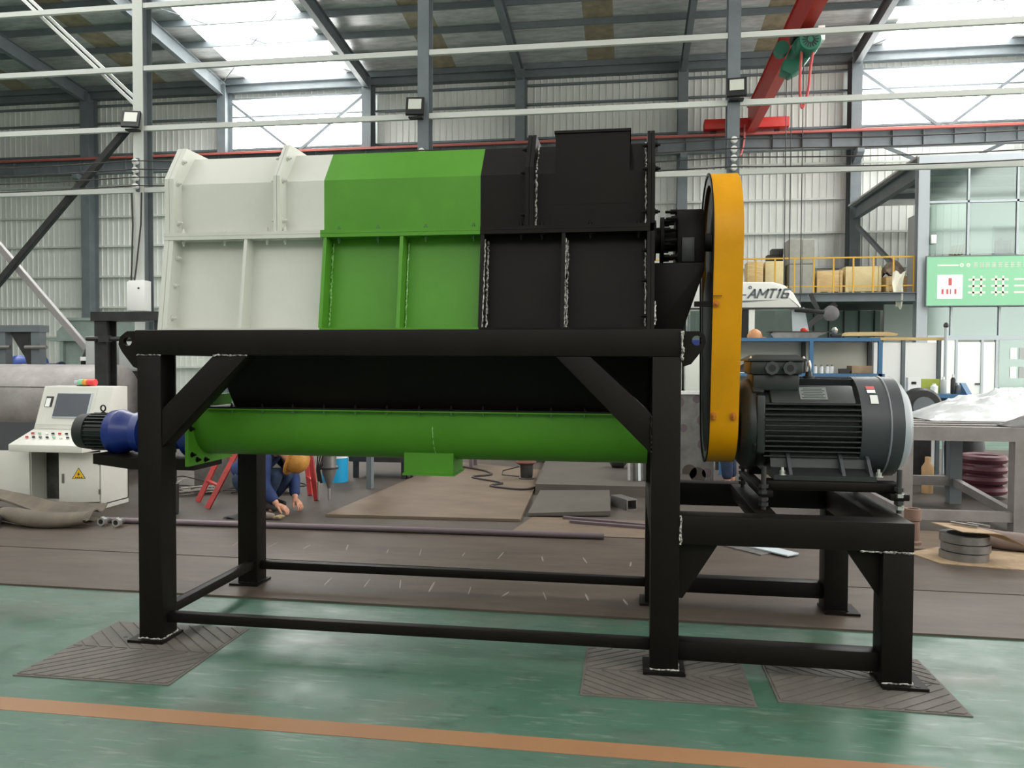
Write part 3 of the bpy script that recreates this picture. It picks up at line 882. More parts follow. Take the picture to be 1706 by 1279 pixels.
# bearing, bracket and coupling at the drive end
part(mc, 'bearing_bracket', MB().prism([(0.122, ZT), (0.275, ZT), (0.385, 1.985), (0.385, 2.022), (0.122, 2.022)], 'y', 4.14, 4.64), M_black, bevel=0.005)
bh = part(mc, 'bearing_housing', MB().prism([(4.20, 2.024), (4.20, 2.2), (4.225, 2.27), (4.29, 2.325), (4.39, 2.335), (4.49, 2.325), (4.555, 2.27), (4.58, 2.2), (4.58, 2.024)], 'x', 0.248, 0.392), M_black, bevel=0.008)
for (y, z) in ((4.20, 2.06), (4.20, 2.26), (4.28, 2.31), (4.24, 2.15)):
    rep(bh, 'bolt', bolt_mesh('x', M_black, 0.014, 0.03), (0.248, y, z), (0, 0, PI))
part(bh, 'side_pad', MB().box(0.27, 0.34, 4.185, 4.21, 2.03, 2.16), M_motor, bevel=0.006)
part(mc, 'coupling', MB().lathe('x', (0.122, YC, 2.175), [(0, 0.11), (0.022, 0.11), (0.022, 0.07), (0.045, 0.07), (0.045, 0.125), (0.062, 0.125), (0.062, 0.06), (0.13, 0.06), (0.13, 0.09), (0.15, 0.09)], 28), M_black)
cb = bolt_mesh('x', M_black, 0.016, 0.03)
for k in range(8):
    a = 2 * PI * (k + .5) / 8
    rep(mc, 'bolt', cb, (0.185, YC + 0.105 * math.cos(a), 2.175 + 0.105 * math.sin(a)))
# bearing at the far left end
part(mc, 'bearing_bracket', MB().prism([(-2.462, ZT), (-2.60, ZT), (-2.62, 1.985), (-2.62, 2.0), (-2.462, 2.0)], 'y', 4.14, 4.64), M_white, smooth=0)
part(mc, 'bearing_housing', MB().lathe('x', (-2.60, YC, 2.17), [(0, 0.10), (0, 0.16), (0.06, 0.18), (0.10, 0.18), (0.138, 0.13)], 28), M_black)
part(mc, 'bearing_foot', MB().box(-2.60, -2.48, 4.16, 4.62, 2.0, 2.03), M_black, bevel=0.004)

# belt drive under the yellow guard
def oblong(zc1, r1, zc0, r0, n=20):
    a = math.asin((r1 - r0) / (zc1 - zc0))
    up = circ(YC, zc1, r1, n, -a, PI + a)
    dn = circ(YC, zc0, r0, n, PI + a, 2 * PI - a)
    return up + dn
GO = oblong(2.148, 0.374, 1.222, 0.258)
GI = oblong(2.148, 0.371, 1.222, 0.255)
GR = oblong(2.148, 0.315, 1.222, 0.205)
gd = part(mc, 'belt_guard', MB().ring(GO, GI, 'x', 0.419, 0.563), M_yellow, label='yellow belt guard')
part(gd, 'outer_face', MB().prism(GI, 'x', 0.557, 0.562), M_yellow, smooth=0)
part(gd, 'side_ring', MB().ring(GI, GR, 'x', 0.420, 0.424), mat('guard_inner_grey', (130, 132, 130), 0.5), smooth=0, label='grey inner ring of the guard')
part(gd, 'inner_door', MB().prism([q for q in oblong(1.70, 0.30, 1.222, 0.250)], 'x', 0.4255, 0.4275), M_black, smooth=0)
part(gd, 'edge_trim', MB().ring(oblong(2.148, 0.378, 1.222, 0.262), oblong(2.148, 0.362, 1.222, 0.246), 'x', 0.413, 0.419), M_black, smooth=0)
part(gd, 'seam', MB().box(0.419, 0.462, 4.030, 4.042, 1.838, 1.841), M_dark, smooth=0)
gb = bolt_mesh('y', mat('bolt_ochre', (186, 112, 8), .5), 0.011, 0.012)
for (x, y, z) in ((0.435, 4.046, 1.80), (0.435, 4.124, 1.235), (0.535, 4.124, 1.235), (0.435, 4.127, 1.222), (0.535, 4.127, 1.222)):
    rep(gd, 'bolt', gb, (x, y, z), (PI, 0, 0))
part(gd, 'guard_arm', MB().box(0.33, 0.419, 4.06, 4.10, 1.79, 1.815), M_black, smooth=0)
pu = part(mc, 'pulley', MB().lathe('x', (0.44, YC, 2.16), [(0, 0.24), (0, 0.29), (0.1, 0.29), (0.1, 0.24), (0.07, 0.24), (0.07, 0.06), (0.1, 0.06)], 40), M_black)
part(pu, 'shaft_end', MB().lathe('x', (0.39, YC, 2.16), [(0, 0.05), (0.06, 0.05)], 20), M_dark)
part(mc, 'pulley', MB().lathe('x', (0.44, YC, 1.18), [(0, 0.13), (0, 0.17), (0.1, 0.17), (0.1, 0.05), (0.14, 0.05)], 32), M_black)

# hopper under the casing and the screw trough
part(mc, 'discharge_hopper', MB().prism([(3.935, 1.60), (4.205, 1.243), (4.575, 1.243), (4.84, 1.60)], 'x', -2.24, 0.10), M_black, smooth=0)
TP = [(4.19, 1.232)] + [(YC + 0.198 * math.cos(a), 1.143 + 0.198 * math.sin(a)) for a in [PI + PI * k / 24 for k in range(25)]] + [(4.586, 1.232)]
tr = part(mc, 'screw_trough', MB().prism(TP, 'x', -2.49, 0.105), M_green, label='green round screw trough')
part(tr, 'flange', MB().box(-2.40, 0.10, 4.155, 4.62, 1.224, 1.232), M_green, smooth=0)
part(tr, 'cover_flange', MB().box(-2.40, 0.10, 4.155, 4.62, 1.233, 1.242), M_black, smooth=0)
part(tr, 'end_plate', MB().box(-2.512, -2.49, 4.14, 4.636, 0.895, 1.30), M_green, smooth=0)
part(tr, 'weld_seam', MB().tube([(-1.067, YC + 0.200 * math.cos(a), 1.143 + 0.200 * math.sin(a)) for a in [PI + PI * k / 12 for k in range(8)]], 0.004, 5), M_wgreen)
for x in (-2.238, -2.054, -1.87, -1.686, -1.503, -1.32, -1.138, -0.956, -0.779, -0.591, -0.408, -0.228, -0.045):
    rep(tr, 'bolt', BZ[1], (x, 4.168, 1.224), (PI, 0, 0), (0.8, 0.8, 0.8))
    rep(tr, 'bolt', BZ[2], (x, 4.168, 1.242), None, (0.8, 0.8, 0.8))
for (y, z) in ((4.165, 1.11), (4.175, 0.96), (4.23, 0.925), (4.32, 0.915)):
    rep(tr, 'bolt', BX[2], (-2.489, y, z))
ob = part(mc, 'outlet_box', MB().box(-1.25, -0.965, 4.262, 4.515, 0.872, 1.03), M_green, smooth=0)
part(ob, 'rim', MB().box(-1.258, -0.957, 4.254, 4.523, 0.862, 0.873), M_green, smooth=0)
part(ob, 'top_edge', MB().box(-1.256, -0.959, 4.256, 4.521, 1.012, 1.018), M_green, smooth=0)

# gear motor on the left end of the screw
gm = part(mc, 'gear_motor', MB().lathe('x', (-3.365, YC, 1.065), [(0, 0.055), (0.004, 0.085), (0.02, 0.105), (0.09, 0.112), (0.095, 0.096), (0.235, 0.096)], 32), M_motor, label='dark finned motor')
fin = mesh_from(MB().box(0, 0.135, -0.003, 0.003, 0.09, 0.116), M_motor, name='cooling_fin', smooth=0)
for k in range(26):
    rep(gm, 'cooling_fin', fin, (-3.265, YC, 1.065), (2 * PI * k / 26, 0, 0))
part(mc, 'gearbox', MB().lathe('x', (-3.132, YC, 1.065), [(0, 0.115), (0.0, 0.13), (0.05, 0.138), (0.06, 0.138), (0.10, 0.12), (0.16, 0.11), (0.17, 0.125), (0.22, 0.125), (0.23, 0.10), (0.50, 0.10), (0.50, 0.14), (0.62, 0.14)], 36), M_blue, label='dark blue gearbox')
part(gm, 'eye_bolt', MB().tube([(-3.205 + 0.016 * math.cos(a), YC, 1.208 + 0.018 * math.sin(a)) for a in [2 * PI * k / 16 for k in range(16)]], 0.005, 6, closed=True), M_dark)
part(gm, 'eye_shank', MB().lathe('z', (-3.205, YC, 1.15), [(0, 0.012), (0.035, 0.012), (0.035, 0.006), (0.045, 0.006)], 10), M_dark)
part(mc, 'gearbox_shelf', MB().prism([(-3.16, 0.945), (-3.16, 0.885), (-2.93, 0.86), (-2.512, 0.86), (-2.512, 0.925), (-2.95, 0.925)], 'y', 4.23, 4.55), M_black, smooth=0)

# main drive motor
MZ, MR = 1.172, 0.258
MSX = 0.70
body = MB().lathe('x', (0.585, YC, MZ), [(0, 0.07), (0, 0.20), (0.03, 0.235), (0.05, 0.247), (0.075, 0.247), (0.08, 0.225), (0.115, 0.225)], 40)
dm = part(mc, 'drive_motor', MB().lathe('x', (MSX, YC, MZ), [(0, 0.2), (0, 0.222), (0.47, 0.222), (0.47, 0.2)], 40), M_motor, label='large dark grey electric motor')
part(dm, 'end_bell', body, M_motor)
for a in (0.9, 2.24, 3.6, 5.8):
    part(dm, 'bell_lug', MB().obox((0.672, YC + 0.235 * math.cos(a), MZ + 0.235 * math.sin(a)), (0.06, 0.05, 0.06), Matrix.Rotation(a, 3, 'X')), M_motor, bevel=0.008)
part(dm, 'bell_block', MB().box(0.655, 0.698, 4.135, 4.2, 1.04, 1.34), M_motor, bevel=0.012)
part(dm, 'fan_cover', MB().lathe('x', (1.165, YC, MZ), [(0, 0.235), (0, 0.262), (0.205, 0.262), (0.205, 0.05)], 48), M_motorlite)
part(dm, 'cover_seam', MB().lathe('x', (1.165 + 0.135, YC, MZ), [(0, 0.2625), (0.002, 0.267), (0.008, 0.267), (0.010, 0.2625)], 48), mat('seam_pale', (128, 134, 140), .35))
part(dm, 'lit_cover_cone', MB().lathe('x', (1.165 + 0.2055, YC, MZ), [(0, 0.05), (0, 0.260), (0.03, 0.238), (0.058, 0.198), (0.060, 0.05)], 48), mat('side_lit_grey', (134, 143, 148), .35), label='fan cover cone in paler grey for side light')  # end cone of the fan cover, light from the right painted as paler grey
for k in range(11):
    z = 1.295 - k * 0.027
    h2 = 0.264 ** 2 - (z - MZ) ** 2
    yf = YC - math.sqrt(h2)
    yb = YC + math.sqrt(h2)
    part(dm, 'cooling_fin', MB().box(MSX - 0.005, 1.163, yf, yf + 0.14, z - 0.0035, z + 0.0035), M_motor, smooth=0)
    part(dm, 'cooling_fin', MB().box(MSX - 0.005, 1.163, yb - 0.14, yb, z - 0.0035, z + 0.0035), M_motor, smooth=0)
for k in range(6):
    a = math.radians(66 + k * 8)
    y, z = YC + math.cos(a) * 0.235, MZ + math.sin(a) * 0.235
    part(dm, 'cooling_fin', MB().obox((0.985, y, z), (0.36, 0.05, 0.006), Matrix.Rotation(a, 3, 'X')), M_motor, smooth=0)
# smooth shoulder with the rating plate
a = math.radians(135)
R = Matrix.Rotation(a - PI / 2, 3, 'X')
part(dm, 'shoulder', MB().obox((0.94, YC + 0.222 * math.cos(a), MZ + 0.222 * math.sin(a)), (0.42, 0.13, 0.05), R), M_motor, bevel=0.012)
np_c = Vector((0.945, YC + 0.2485 * math.cos(a), MZ + 0.2485 * math.sin(a)))
rp = part(dm, 'rating_plate', MB().obox(np_c, (0.135, 0.085, 0.003), R), mat('plate_grey', (120, 126, 122), 0.4, 0.5), smooth=0, label='small grey rating plate')
for k in range(6):
    part(rp, 'text_line', MB().obox(np_c + R @ Vector((0.0, -0.03 + k * 0.012, 0.002)), (0.115 - 0.02 * (k % 2), 0.004, 0.001), R), M_motor, smooth=0)
# terminal box
tb = part(dm, 'terminal_box', MB().prism([(0.64, 1.445), (0.885, 1.445), (0.895, 1.455), (0.895, 1.515), (0.63, 1.515), (0.63, 1.455)], 'y', 4.21, 4.46), M_motor, bevel=0.006)
part(tb, 'box_neck', MB().box(0.645, 0.88, 4.225, 4.44, 1.36, 1.447), M_motor, bevel=0.01)
part(tb, 'lid', MB().add([(0.615, 4.195, 1.515), (0.91, 4.195, 1.515), (0.91, 4.475, 1.515), (0.615, 4.475, 1.515), (0.615, 4.195, 1.523), (0.91, 4.195, 1.523), (0.91, 4.475, 1.523), (0.615, 4.475, 1.523), (0.66, 4.235, 1.548), (0.865, 4.235, 1.548), (0.865, 4.435, 1.548), (0.66, 4.435, 1.548)],
     [(0, 3, 2, 1), (0, 1, 5, 4), (1, 2, 6, 5), (2, 3, 7, 6), (3, 0, 4, 7), (4, 5, 9, 8), (5, 6, 10, 9), (6, 7, 11, 10), (7, 4, 8, 11), (8, 9, 10, 11)]), M_motor, smooth=0)
for x in (0.735, 0.825):
    part(tb, 'cable_gland', MB().lathe('y', (x, 4.208, 1.478), [(-0.028, 0.022), (-0.028, 0.036), (0, 0.036), (0.004, 0.03)], 8), M_motorlite)
    part(tb, 'gland_plug', MB().lathe('y', (x, 4.185, 1.478), [(-0.006, 0.018), (0, 0.022)], 16), M_blk)
for x in (0.63, 0.895):
    rep(tb, 'bolt', bolt_mesh('z', M_bolt, 0.008, 0.008), (x, 4.21, 1.523))
part(dm, 'eye_bolt', MB().tube([(0.955, 4.36 + 0.0 + 0.006 * 0 + 0.022 * math.cos(q), 1.485 + 0.028 * math.sin(q)) for q in [2 * PI * k / 18 for k in range(18)]], 0.007, 8, closed=True), M_bolt)
part(dm, 'eye_base', MB().lathe('z', (0.955, 4.36, 1.415), [(0, 0.03), (0.02, 0.03), (0.02, 0.02), (0.045, 0.016)], 14), M_motor)
# small stickers on the fan cover
def sticker(x0, x1, a0, a1, m):
    mb = MB()
    n = 4
    vs = []
    for k in range(n + 1):
        q = math.radians(a0 + (a1 - a0) * k / n)
        for x in (x0, x1):
            vs.append((x, YC + 0.2665 * math.cos(q), MZ + 0.2665 * math.sin(q)))
    mb.add(vs, [(2 * k, 2 * k + 1, 2 * k + 3, 2 * k + 2) for k in range(n)])
    return part(dm, 'sticker', mb, m, smooth=0)
sticker(1.205, 1.245, 126, 131, M_signred)
sticker(1.205, 1.245, 132, 137, M_panel)
sticker(1.213, 1.25, 140, 151, mat('label_white', (220, 224, 220), 0.5))
# motor feet, slide base and jacking bolts
part(mc, 'slide_base', MB().box(0.69, 1.335, 4.06, 4.16, 0.865, 0.915), M_black, bevel=0.012)
part(mc, 'slide_base', MB().box(0.69, 1.335, 4.62, 4.72, 0.865, 0.915), M_black, bevel=0.012)
part(mc, 'slide_base', MB().box(0.66, 0.72, 4.02, 4.78, 0.835, 0.867), M_black, bevel=0.004)
part(mc, 'slide_base', MB().box(1.27, 1.36, 4.02, 4.78, 0.835, 0.867), M_black, bevel=0.004)
part(dm, 'motor_foot', MB().prism([(4.07, 0.917), (4.07, 0.94), (4.16, 0.97), (4.20, 1.06), (4.57, 1.06), (4.61, 0.97), (4.70, 0.94), (4.70, 0.917)], 'x', 0.73, 1.22), M_motor, smooth=0)
for x in (0.815, 1.07, 1.2):
    part(dm, 'foot_web', MB().prism([(4.075, 0.94), (4.145, 1.02), (4.2, 1.06), (4.2, 0.96)], 'x', x - 0.008, x + 0.008), M_motorlite, smooth=0)
for x in (0.775, 1.235):
    rep(dm, 'bolt', bolt_mesh('z', M_bolt, 0.014, 0.018), (x, 4.09, 0.942))
for x in (0.675, 1.315):
    for y in (4.035, 4.745):
        jb = part(mc, 'jacking_bolt', MB().tube([(x, y, 0.772), (x, y, 0.985)], 0.013, 10), M_dark)
        for z in (0.79, 0.815, 0.85, 0.88):
            part(jb, 'nut', MB().lathe('z', (x, y, z), [(0, 0.024), (0.018, 0.024)], 6), M_bolt if z in (0.79, 0.85) and x > 1 else M_dark, smooth=0)
# ------------------------------------------------------------------ left side of the hall
def quad_sheet(pts, nu, nv, fn, th=0.01):
    """a bent sheet: fn(u, v) gives a point; closed with a thickness downwards"""
    mb = MB()
    vs, fs = [], []
    for s_ in (0, 1):
        for i in range(nu + 1):
            for j in range(nv + 1):
                p = Vector(fn(i / nu, j / nv))
                vs.append(p - Vector((0, 0, th * s_)))
    N = (nu + 1) * (nv + 1)
    for i in range(nu):
        for j in range(nv):
            a = i * (nv + 1) + j
            q = (a, a + 1, a + nv + 2, a + nv + 1)
            fs.append(q)
            fs.append(tuple(N + k for k in q[::-1]))
    def edge(seq):
        for a, b in zip(seq[:-1], seq[1:]):
            fs.append((a, b, N + b, N + a))
    edge([i * (nv + 1) for i in range(nu + 1)])
    edge([i * (nv + 1) + nv for i in range(nu, -1, -1)])
    edge([j for j in range(nv, -1, -1)])
    edge([nu * (nv + 1) + j for j in range(nv + 1)])
    return mb.add(vs, fs)

# control console
cx0, cx1, cy0, cy1 = -6.02, -5.23, 7.12, 7.55
co = thing('control_console', 'white control console with monitor and open lower doors', 'control console', (-5.6, 7.3, 0.008))
b = MB()
b.box(cx0, cx0 + 0.012, cy0, cy1, 0.05, 0.62).box(cx1 - 0.012, cx1, cy0, cy1, 0.05, 0.62).box(cx0, cx1, cy1 - 0.012, cy1, 0.05, 0.62)
b.box(cx0, cx1, cy0 + 0.002, cy1, 0.008, 0.06).box(cx0 + 0.36, cx0 + 0.40, cy0, cy0 + 0.02, 0.06, 0.62)
part(co, 'lower_case', b, M_console, smooth=0)
part(co, 'dark_interior', MB().box(cx0 + 0.02, cx1 - 0.02, cy0 + 0.2, cy0 + 0.22, 0.06, 0.6), M_inside, smooth=0)
for k in range(6):
    part(co, 'inner_part', MB().box(cx0 + 0.30 + 0.06 * (k % 3), cx0 + 0.34 + 0.06 * (k % 3), cy0 + 0.16, cy0 + 0.2, 0.12 + 0.2 * (k // 3), 0.26 + 0.2 * (k // 3)), M_dark, smooth=0)
part(co, 'desk', MB().prism([(6.84, 0.605), (6.84, 0.675), (7.17, 0.80), (7.55, 0.80), (7.55, 0.605)], 'x', cx0 - 0.005, cx1 + 0.005), M_console, bevel=0.006)
up = part(co, 'upper_case', MB().prism([(7.17, 0.802), (7.33, 1.235), (7.55, 1.235), (7.55, 0.802)], 'x', cx0, cx1), M_console, bevel=0.006)
sn = Vector((0, -0.433, 0.16)).normalized()      # normal of the sloped face
st_ = Vector((0, 0.16, 0.433)).normalized()
RS = Matrix((Vector((1, 0, 0)), st_, Vector((1, 0, 0)).cross(st_))).transposed()
def on_face(x, u, off):
    return Vector((x, 7.17, 0.802)) + st_ * u + sn * off
part(up, 'face_panel', MB().obox(on_face(-5.70, 0.245, 0.003), (0.60, 0.40, 0.006), RS), M_console, smooth=0)
mon = part(co, 'monitor', MB().obox(on_face(-5.635, 0.25, 0.012), (0.40, 0.27, 0.02), RS), M_alu, bevel=0.004)
part(mon, 'screen', MB().obox(on_face(-5.638, 0.252, 0.024), (0.375, 0.245, 0.004), RS), M_screen, smooth=0)
part(co, 'printer_slot', MB().obox(on_face(-5.915, 0.29, 0.008), (0.08, 0.11, 0.01), RS), M_dark, smooth=0)
part(co, 'paper_strip', MB().obox(on_face(-5.92, 0.28, 0.016), (0.05, 0.09, 0.004), RS), M_panel, smooth=0)
dk = Vector((0, 0.33, 0.125)).normalized()
for r_ in range(2):
    for k in range(7):
        c = Vector((-5.93 + 0.075 * k, 6.97 + 0.08 * r_, 0.675 + (0.13 + 0.08 * r_) * 0.379 + 0.008))
        part(co, 'push_button', MB().lathe('z', c, [(0, 0.014), (0.014, 0.014), (0.016, 0.009)], 10), [M_red, M_blk, M_cgrey, M_blk, M_signgreen, M_panel, M_blk][(k + 3 * r_) % 7] if k else M_red)
# doors
def door(hx, hy, w, ang, lab):
    d = Vector((math.cos(ang), math.sin(ang), 0))
    n = Vector((-d.y, d.x, 0))
    Rm = Matrix((d, n, Vector((0, 0, 1)))).transposed()
    o = part(co, 'door', MB().obox(Vector((hx, hy, 0.335)) + d * w / 2, (w, 0.016, 0.50), Rm), M_console, bevel=0.003)
    return o, d, n, Rm
dr, d, n, Rm = door(cx1 - 0.01, cy0 - 0.012, 0.375, PI + 0.30, 'r')
lk = Vector((cx1 - 0.01, cy0 - 0.012, 0.33)) + d * 0.335
part(dr, 'door_lock', MB().obox(lk + n * 0.012, (0.02, 0.012, 0.09), Rm), M_steel, smooth=0)
ws = Vector((cx1 - 0.01, cy0 - 0.012, 0.36)) + d * 0.19
sgn = n if n.y < 0 else -n
def tri(c, r, off, m, nm):
    mb = MB()
    ps = []
    for a in (90, 210, 330):
        q = math.radians(a)
        ps.append(c + d * (-r * math.cos(q)) + Vector((0, 0, r * math.sin(q))))
    vs = [p + sgn * off for p in ps] + [p + sgn * (off + 0.001) for p in ps]
    mb.add(vs, [(0, 1, 2), (5, 4, 3), (0, 1, 4, 3), (1, 2, 5, 4), (2, 0, 3, 5)])
    return part(dr, nm, mb, m, smooth=0)
tri(ws, 0.075, 0.0085, M_blk, 'warning_border')
tri(ws, 0.064, 0.0100, M_yel, 'warning_sign')
bolt_pts = [(0.006, 0.035), (-0.014, 0.004), (-0.001, 0.004), (-0.008, -0.018), (0.014, 0.012), (0.001, 0.012)]
mb = MB()
vs = [ws + d * (-p[0]) + Vector((0, 0, p[1])) + sgn * 0.0112 for p in bolt_pts] + [ws + d * (-p[0]) + Vector((0, 0, p[1])) + sgn * 0.0120 for p in bolt_pts]
part(dr, 'lightning_mark', mb.add(vs, [tuple(range(6)), tuple(range(11, 5, -1))] + [(i, (i + 1) % 6, 6 + (i + 1) % 6, 6 + i) for i in range(6)]), M_blk, smooth=0)
for k in range(4):
    part(dr, 'warning_letter', MB().obox(ws + d * (0.027 - 0.018 * k) + Vector((0, 0, -0.024)) + sgn * 0.0116, (0.011, 0.001, 0.011), Rm), M_blk, smooth=0)
for z in (0.19, 0.48):
    part(dr, 'hinge', MB().tube([(cx1 - 0.004, cy0 - 0.02, z - 0.025), (cx1 - 0.004, cy0 - 0.02, z + 0.025)], 0.009, 8), M_steel)
door(cx0 + 0.005, cy0 - 0.012, 0.37, PI + 0.12, 'l')
# signal lamp lying on the console
t = thing('signal_lamp', 'red, amber and green signal lamp lying on the console', 'signal lamp', (-5.62, 7.42, 1.236))
x = -5.74
for w, r, m, nm in ((0.05, 0.022, M_alu, 'stem'), (0.05, 0.034, M_signgreen, 'green_lens'), (0.05, 0.034, mat('amber_lens', (240, 168, 60), 0.3), 'amber_lens'), (0.09, 0.036, mat('red_lens', (240, 72, 74), 0.3), 'red_lens')):
    part(t, nm, MB().lathe('x', (x, 7.42, 1.274), [(0, r * 0.9), (0.004, r), (w - 0.004, r), (w, r * 0.9)], 18), m)
    x += w
part(t, 'cradle', MB().box(-5.70, -5.56, 7.39, 7.45, 1.236, 1.242), M_dark, smooth=0)

# big grey roller drum behind the console
dr_ = thing('roller_drum', 'large grey steel drum lying behind the control console', 'drum', (-8.2, 9.4, 0.008))
part(dr_, 'shell', MB().lathe('x', (-10.2, 9.5, 0.98), [(0, 0.40), (0, 0.47), (3.5, 0.47), (3.5, 0.40)], 48), M_drum)
part(dr_, 'seam_rib', MB().box(-9.0, -7.05, 9.06, 9.09, 1.15, 1.165), M_steel, smooth=0)
part(dr_, 'apron', MB().prism([(-10.1, 0.02), (-6.95, 0.02), (-7.25, 0.95), (-10.1, 0.95)], 'y', 9.13, 9.16), mat('apron_grey', (88, 92, 94), 0.5, 0.2), smooth=0)
for x in (-9.6, -7.3):
    part(dr_, 'cradle', MB().prism([(9.2, 0.008), (9.9, 0.008), (9.75, 0.6), (9.35, 0.6)], 'x', x - 0.06, x + 0.06), M_dark, smooth=0)

# bench frame with gusset at the far left
t = thing('press_frame', 'dark steel press frame with gusset at far left edge', 'frame', (-8.9, 10.6, 0.008))
part(t, 'top_beam', MB().box(-10.6, -8.70, 10.5, 10.7, 1.93, 2.03), M_cgrey, smooth=0)
for x in (-10.4, -9.43, -8.86):
    part(t, 'post', MB().box(x, x + 0.14, 10.52, 10.66, 0.008, 1.93), M_cgrey, smooth=0)
part(t, 'gusset', MB().prism([(-9.25, 1.93), (-8.87, 1.93), (-8.87, 1.2), (-9.0, 1.55)], 'y', 10.56, 10.60), M_dark, smooth=0)
for x in (-9.42, -8.82):
    part(t, 'clamp', MB().tube([(x - 0.1, 10.48, 1.70), (x + 0.25, 10.48, 1.70)], 0.03, 8), M_steel)
def small_motor(nm, lab, x, y, z, r, L, m, cap=None):
    t = thing(nm, lab, 'motor', (x, y, z - r - 0.03))
    part(t, 'body', MB().lathe('x', (x - L / 2, y, z), [(0, r * 0.4), (0.02, r * 0.9), (L * 0.25, r), (L * 0.3, r * 0.9), (L * 0.9, r * 0.9), (L * 0.92, r * 1.15), (L, r * 1.15)], 24), m)
    part(t, 'foot', MB().box(x - L * 0.3, x + L * 0.3, y - r, y + r, z - r - 0.03, z - r * 0.8), M_dark, smooth=0)
    if cap:
        part(t, 'cap', MB().lathe('x', (x + L / 2, y, z), [(0, r * 1.1), (0.1, r * 1.1), (0.13, r * 0.7)], 24), cap)
    return t
rk = thing('steel_rack', 'low steel rack carrying motors behind the grey drum', 'rack', (-9.6, 11.6, 0.008))
part(rk, 'deck', MB().box(-12.2, -7.9, 11.2, 12.0, 1.16, 1.22), M_dark, smooth=0)
for x in (-12.0, -10.1, -8.0):
    part(rk, 'leg', MB().box(x - 0.05, x + 0.05, 11.3, 11.4, 0.008, 1.16), M_dark, smooth=0)
    part(rk, 'leg', MB().box(x - 0.05, x + 0.05, 11.8, 11.9, 0.008, 1.16), M_dark, smooth=0)
small_motor('blue_motor', 'bright blue motor on the rack beside the press post', -9.85, 11.6, 1.42, 0.17, 0.5, mat('motor_blue', (44, 76, 160), 0.4))
small_motor('blue_motor', 'bright blue motor cut by the left picture edge', -10.6, 11.6, 1.425, 0.17, 0.45, mat('motor_blue', (44, 76, 160), 0.4))
small_motor('blue_motor', 'dark blue motor with yellow end ring on the rack', -9.30, 11.45, 1.36, 0.11, 0.42, mat('motor_navy', (36, 46, 70), 0.4), None)
solo('yellow_ring', MB().lathe('x', (-9.66, 11.28, 1.335), [(0, 0.07), (0, 0.11), (0.08, 0.11), (0.08, 0.07)], 20), M_yel, 'yellow ring guard beside the dark blue motor', 'ring')
# grey-green hopper machine far left
t = thing('hopper_machine', 'grey-green hopper machine standing against the back left wall', 'machine', (-11.9, 15.6, 0))
part(t, 'hopper', MB().prism([(-12.75, 2.15), (-12.45, 2.42), (-10.9, 2.42), (-10.9, 2.0), (-12.75, 2.0)], 'y', 15.9, 16.9), M_hop, smooth=0)
part(t, 'rim', MB().box(-12.9, -10.8, 15.82, 16.95, 1.94, 2.0), M_hop, smooth=0)
part(t, 'body', MB().box(-12.65, -10.9, 15.95, 16.85, 0.5, 1.94), M_hop, smooth=0)
for x in (-12.6, -11.8, -11.0):
    part(t, 'stiffener', MB().box(x - 0.04, x + 0.04, 15.86, 15.95, 0.0, 1.94), M_hop, smooth=0)
part(t, 'top_rail', MB().box(-12.5, -10.85, 15.86, 15.9, 2.40, 2.46), M_hop, smooth=0)
# coil rings, boxes and panels on the rack
for k, (x, r) in enumerate(((-8.60, 0.26), (-8.42, 0.30))):
    pts = [(x + 0.03 * math.sin(3 * a), 11.6 + r * math.cos(a), 1.2655 + r + r * math.sin(a)) for a in [2 * PI * q / 28 for q in range(28)]]
    solo('hose_coil', MB().tube(pts, 0.045, 8, closed=True), M_dark if k == 0 else M_cgrey, ['dark hose coil standing on the rack by press frame', 'grey hose coil standing on the rack nearest the boxes'][k], 'hose coil')
t = thing('grey_box', 'small grey steel box on the rack beside hose coils', 'box', (-8.10, 11.4, 1.22))
part(t, 'case', MB().box(-8.28, -7.95, 11.25, 11.5, 1.22, 1.55), M_steel, bevel=0.01)
part(t, 'cover', MB().box(-8.30, -7.93, 11.23, 11.52, 1.55, 1.575), M_steel, smooth=0)
t = thing('white_machine_part', 'white boxy machine part standing left of grey panel', 'machine part', (-7.75, 10.7, 0.008))
part(t, 'case', MB().box(-7.95, -7.55, 10.6, 10.9, 0.008, 1.36), M_panel, bevel=0.01)
part(t, 'top_plate', MB().box(-8.08, -7.5, 10.56, 10.95, 1.50, 1.56), M_panel, smooth=0)
part(t, 'neck', MB().box(-7.9, -7.65, 10.65, 10.85, 1.36, 1.50), M_dark, smooth=0)
def panel_box(x0, x1, y, z0, z1, lab):
    t = thing('electrical_cabinet', lab, 'cabinet', ((x0 + x1) / 2, y, 0.008))
    part(t, 'case', MB().box(x0, x1, y, y + 0.25, z0, z1), M_office, bevel=0.006)
    part(t, 'door', MB().box(x0 + 0.025, x1 - 0.02, y - 0.012, y, z0 + 0.02, z1 - 0.02), M_office, bevel=0.004)
    part(t, 'stand', MB().box(x0 + 0.05, x1 - 0.05, y + 0.05, y + 0.2, 0.008, z0), M_dark, smooth=0)
panel_box(-7.95 + 0.42, -7.16, 9.95, 1.38, 1.845, 'flat grey electrical cabinet left of the dark post')
panel_box(-7.02, -6.70, 9.95, 1.36, 1.77, 'small grey electrical cabinet behind the lifting lug')
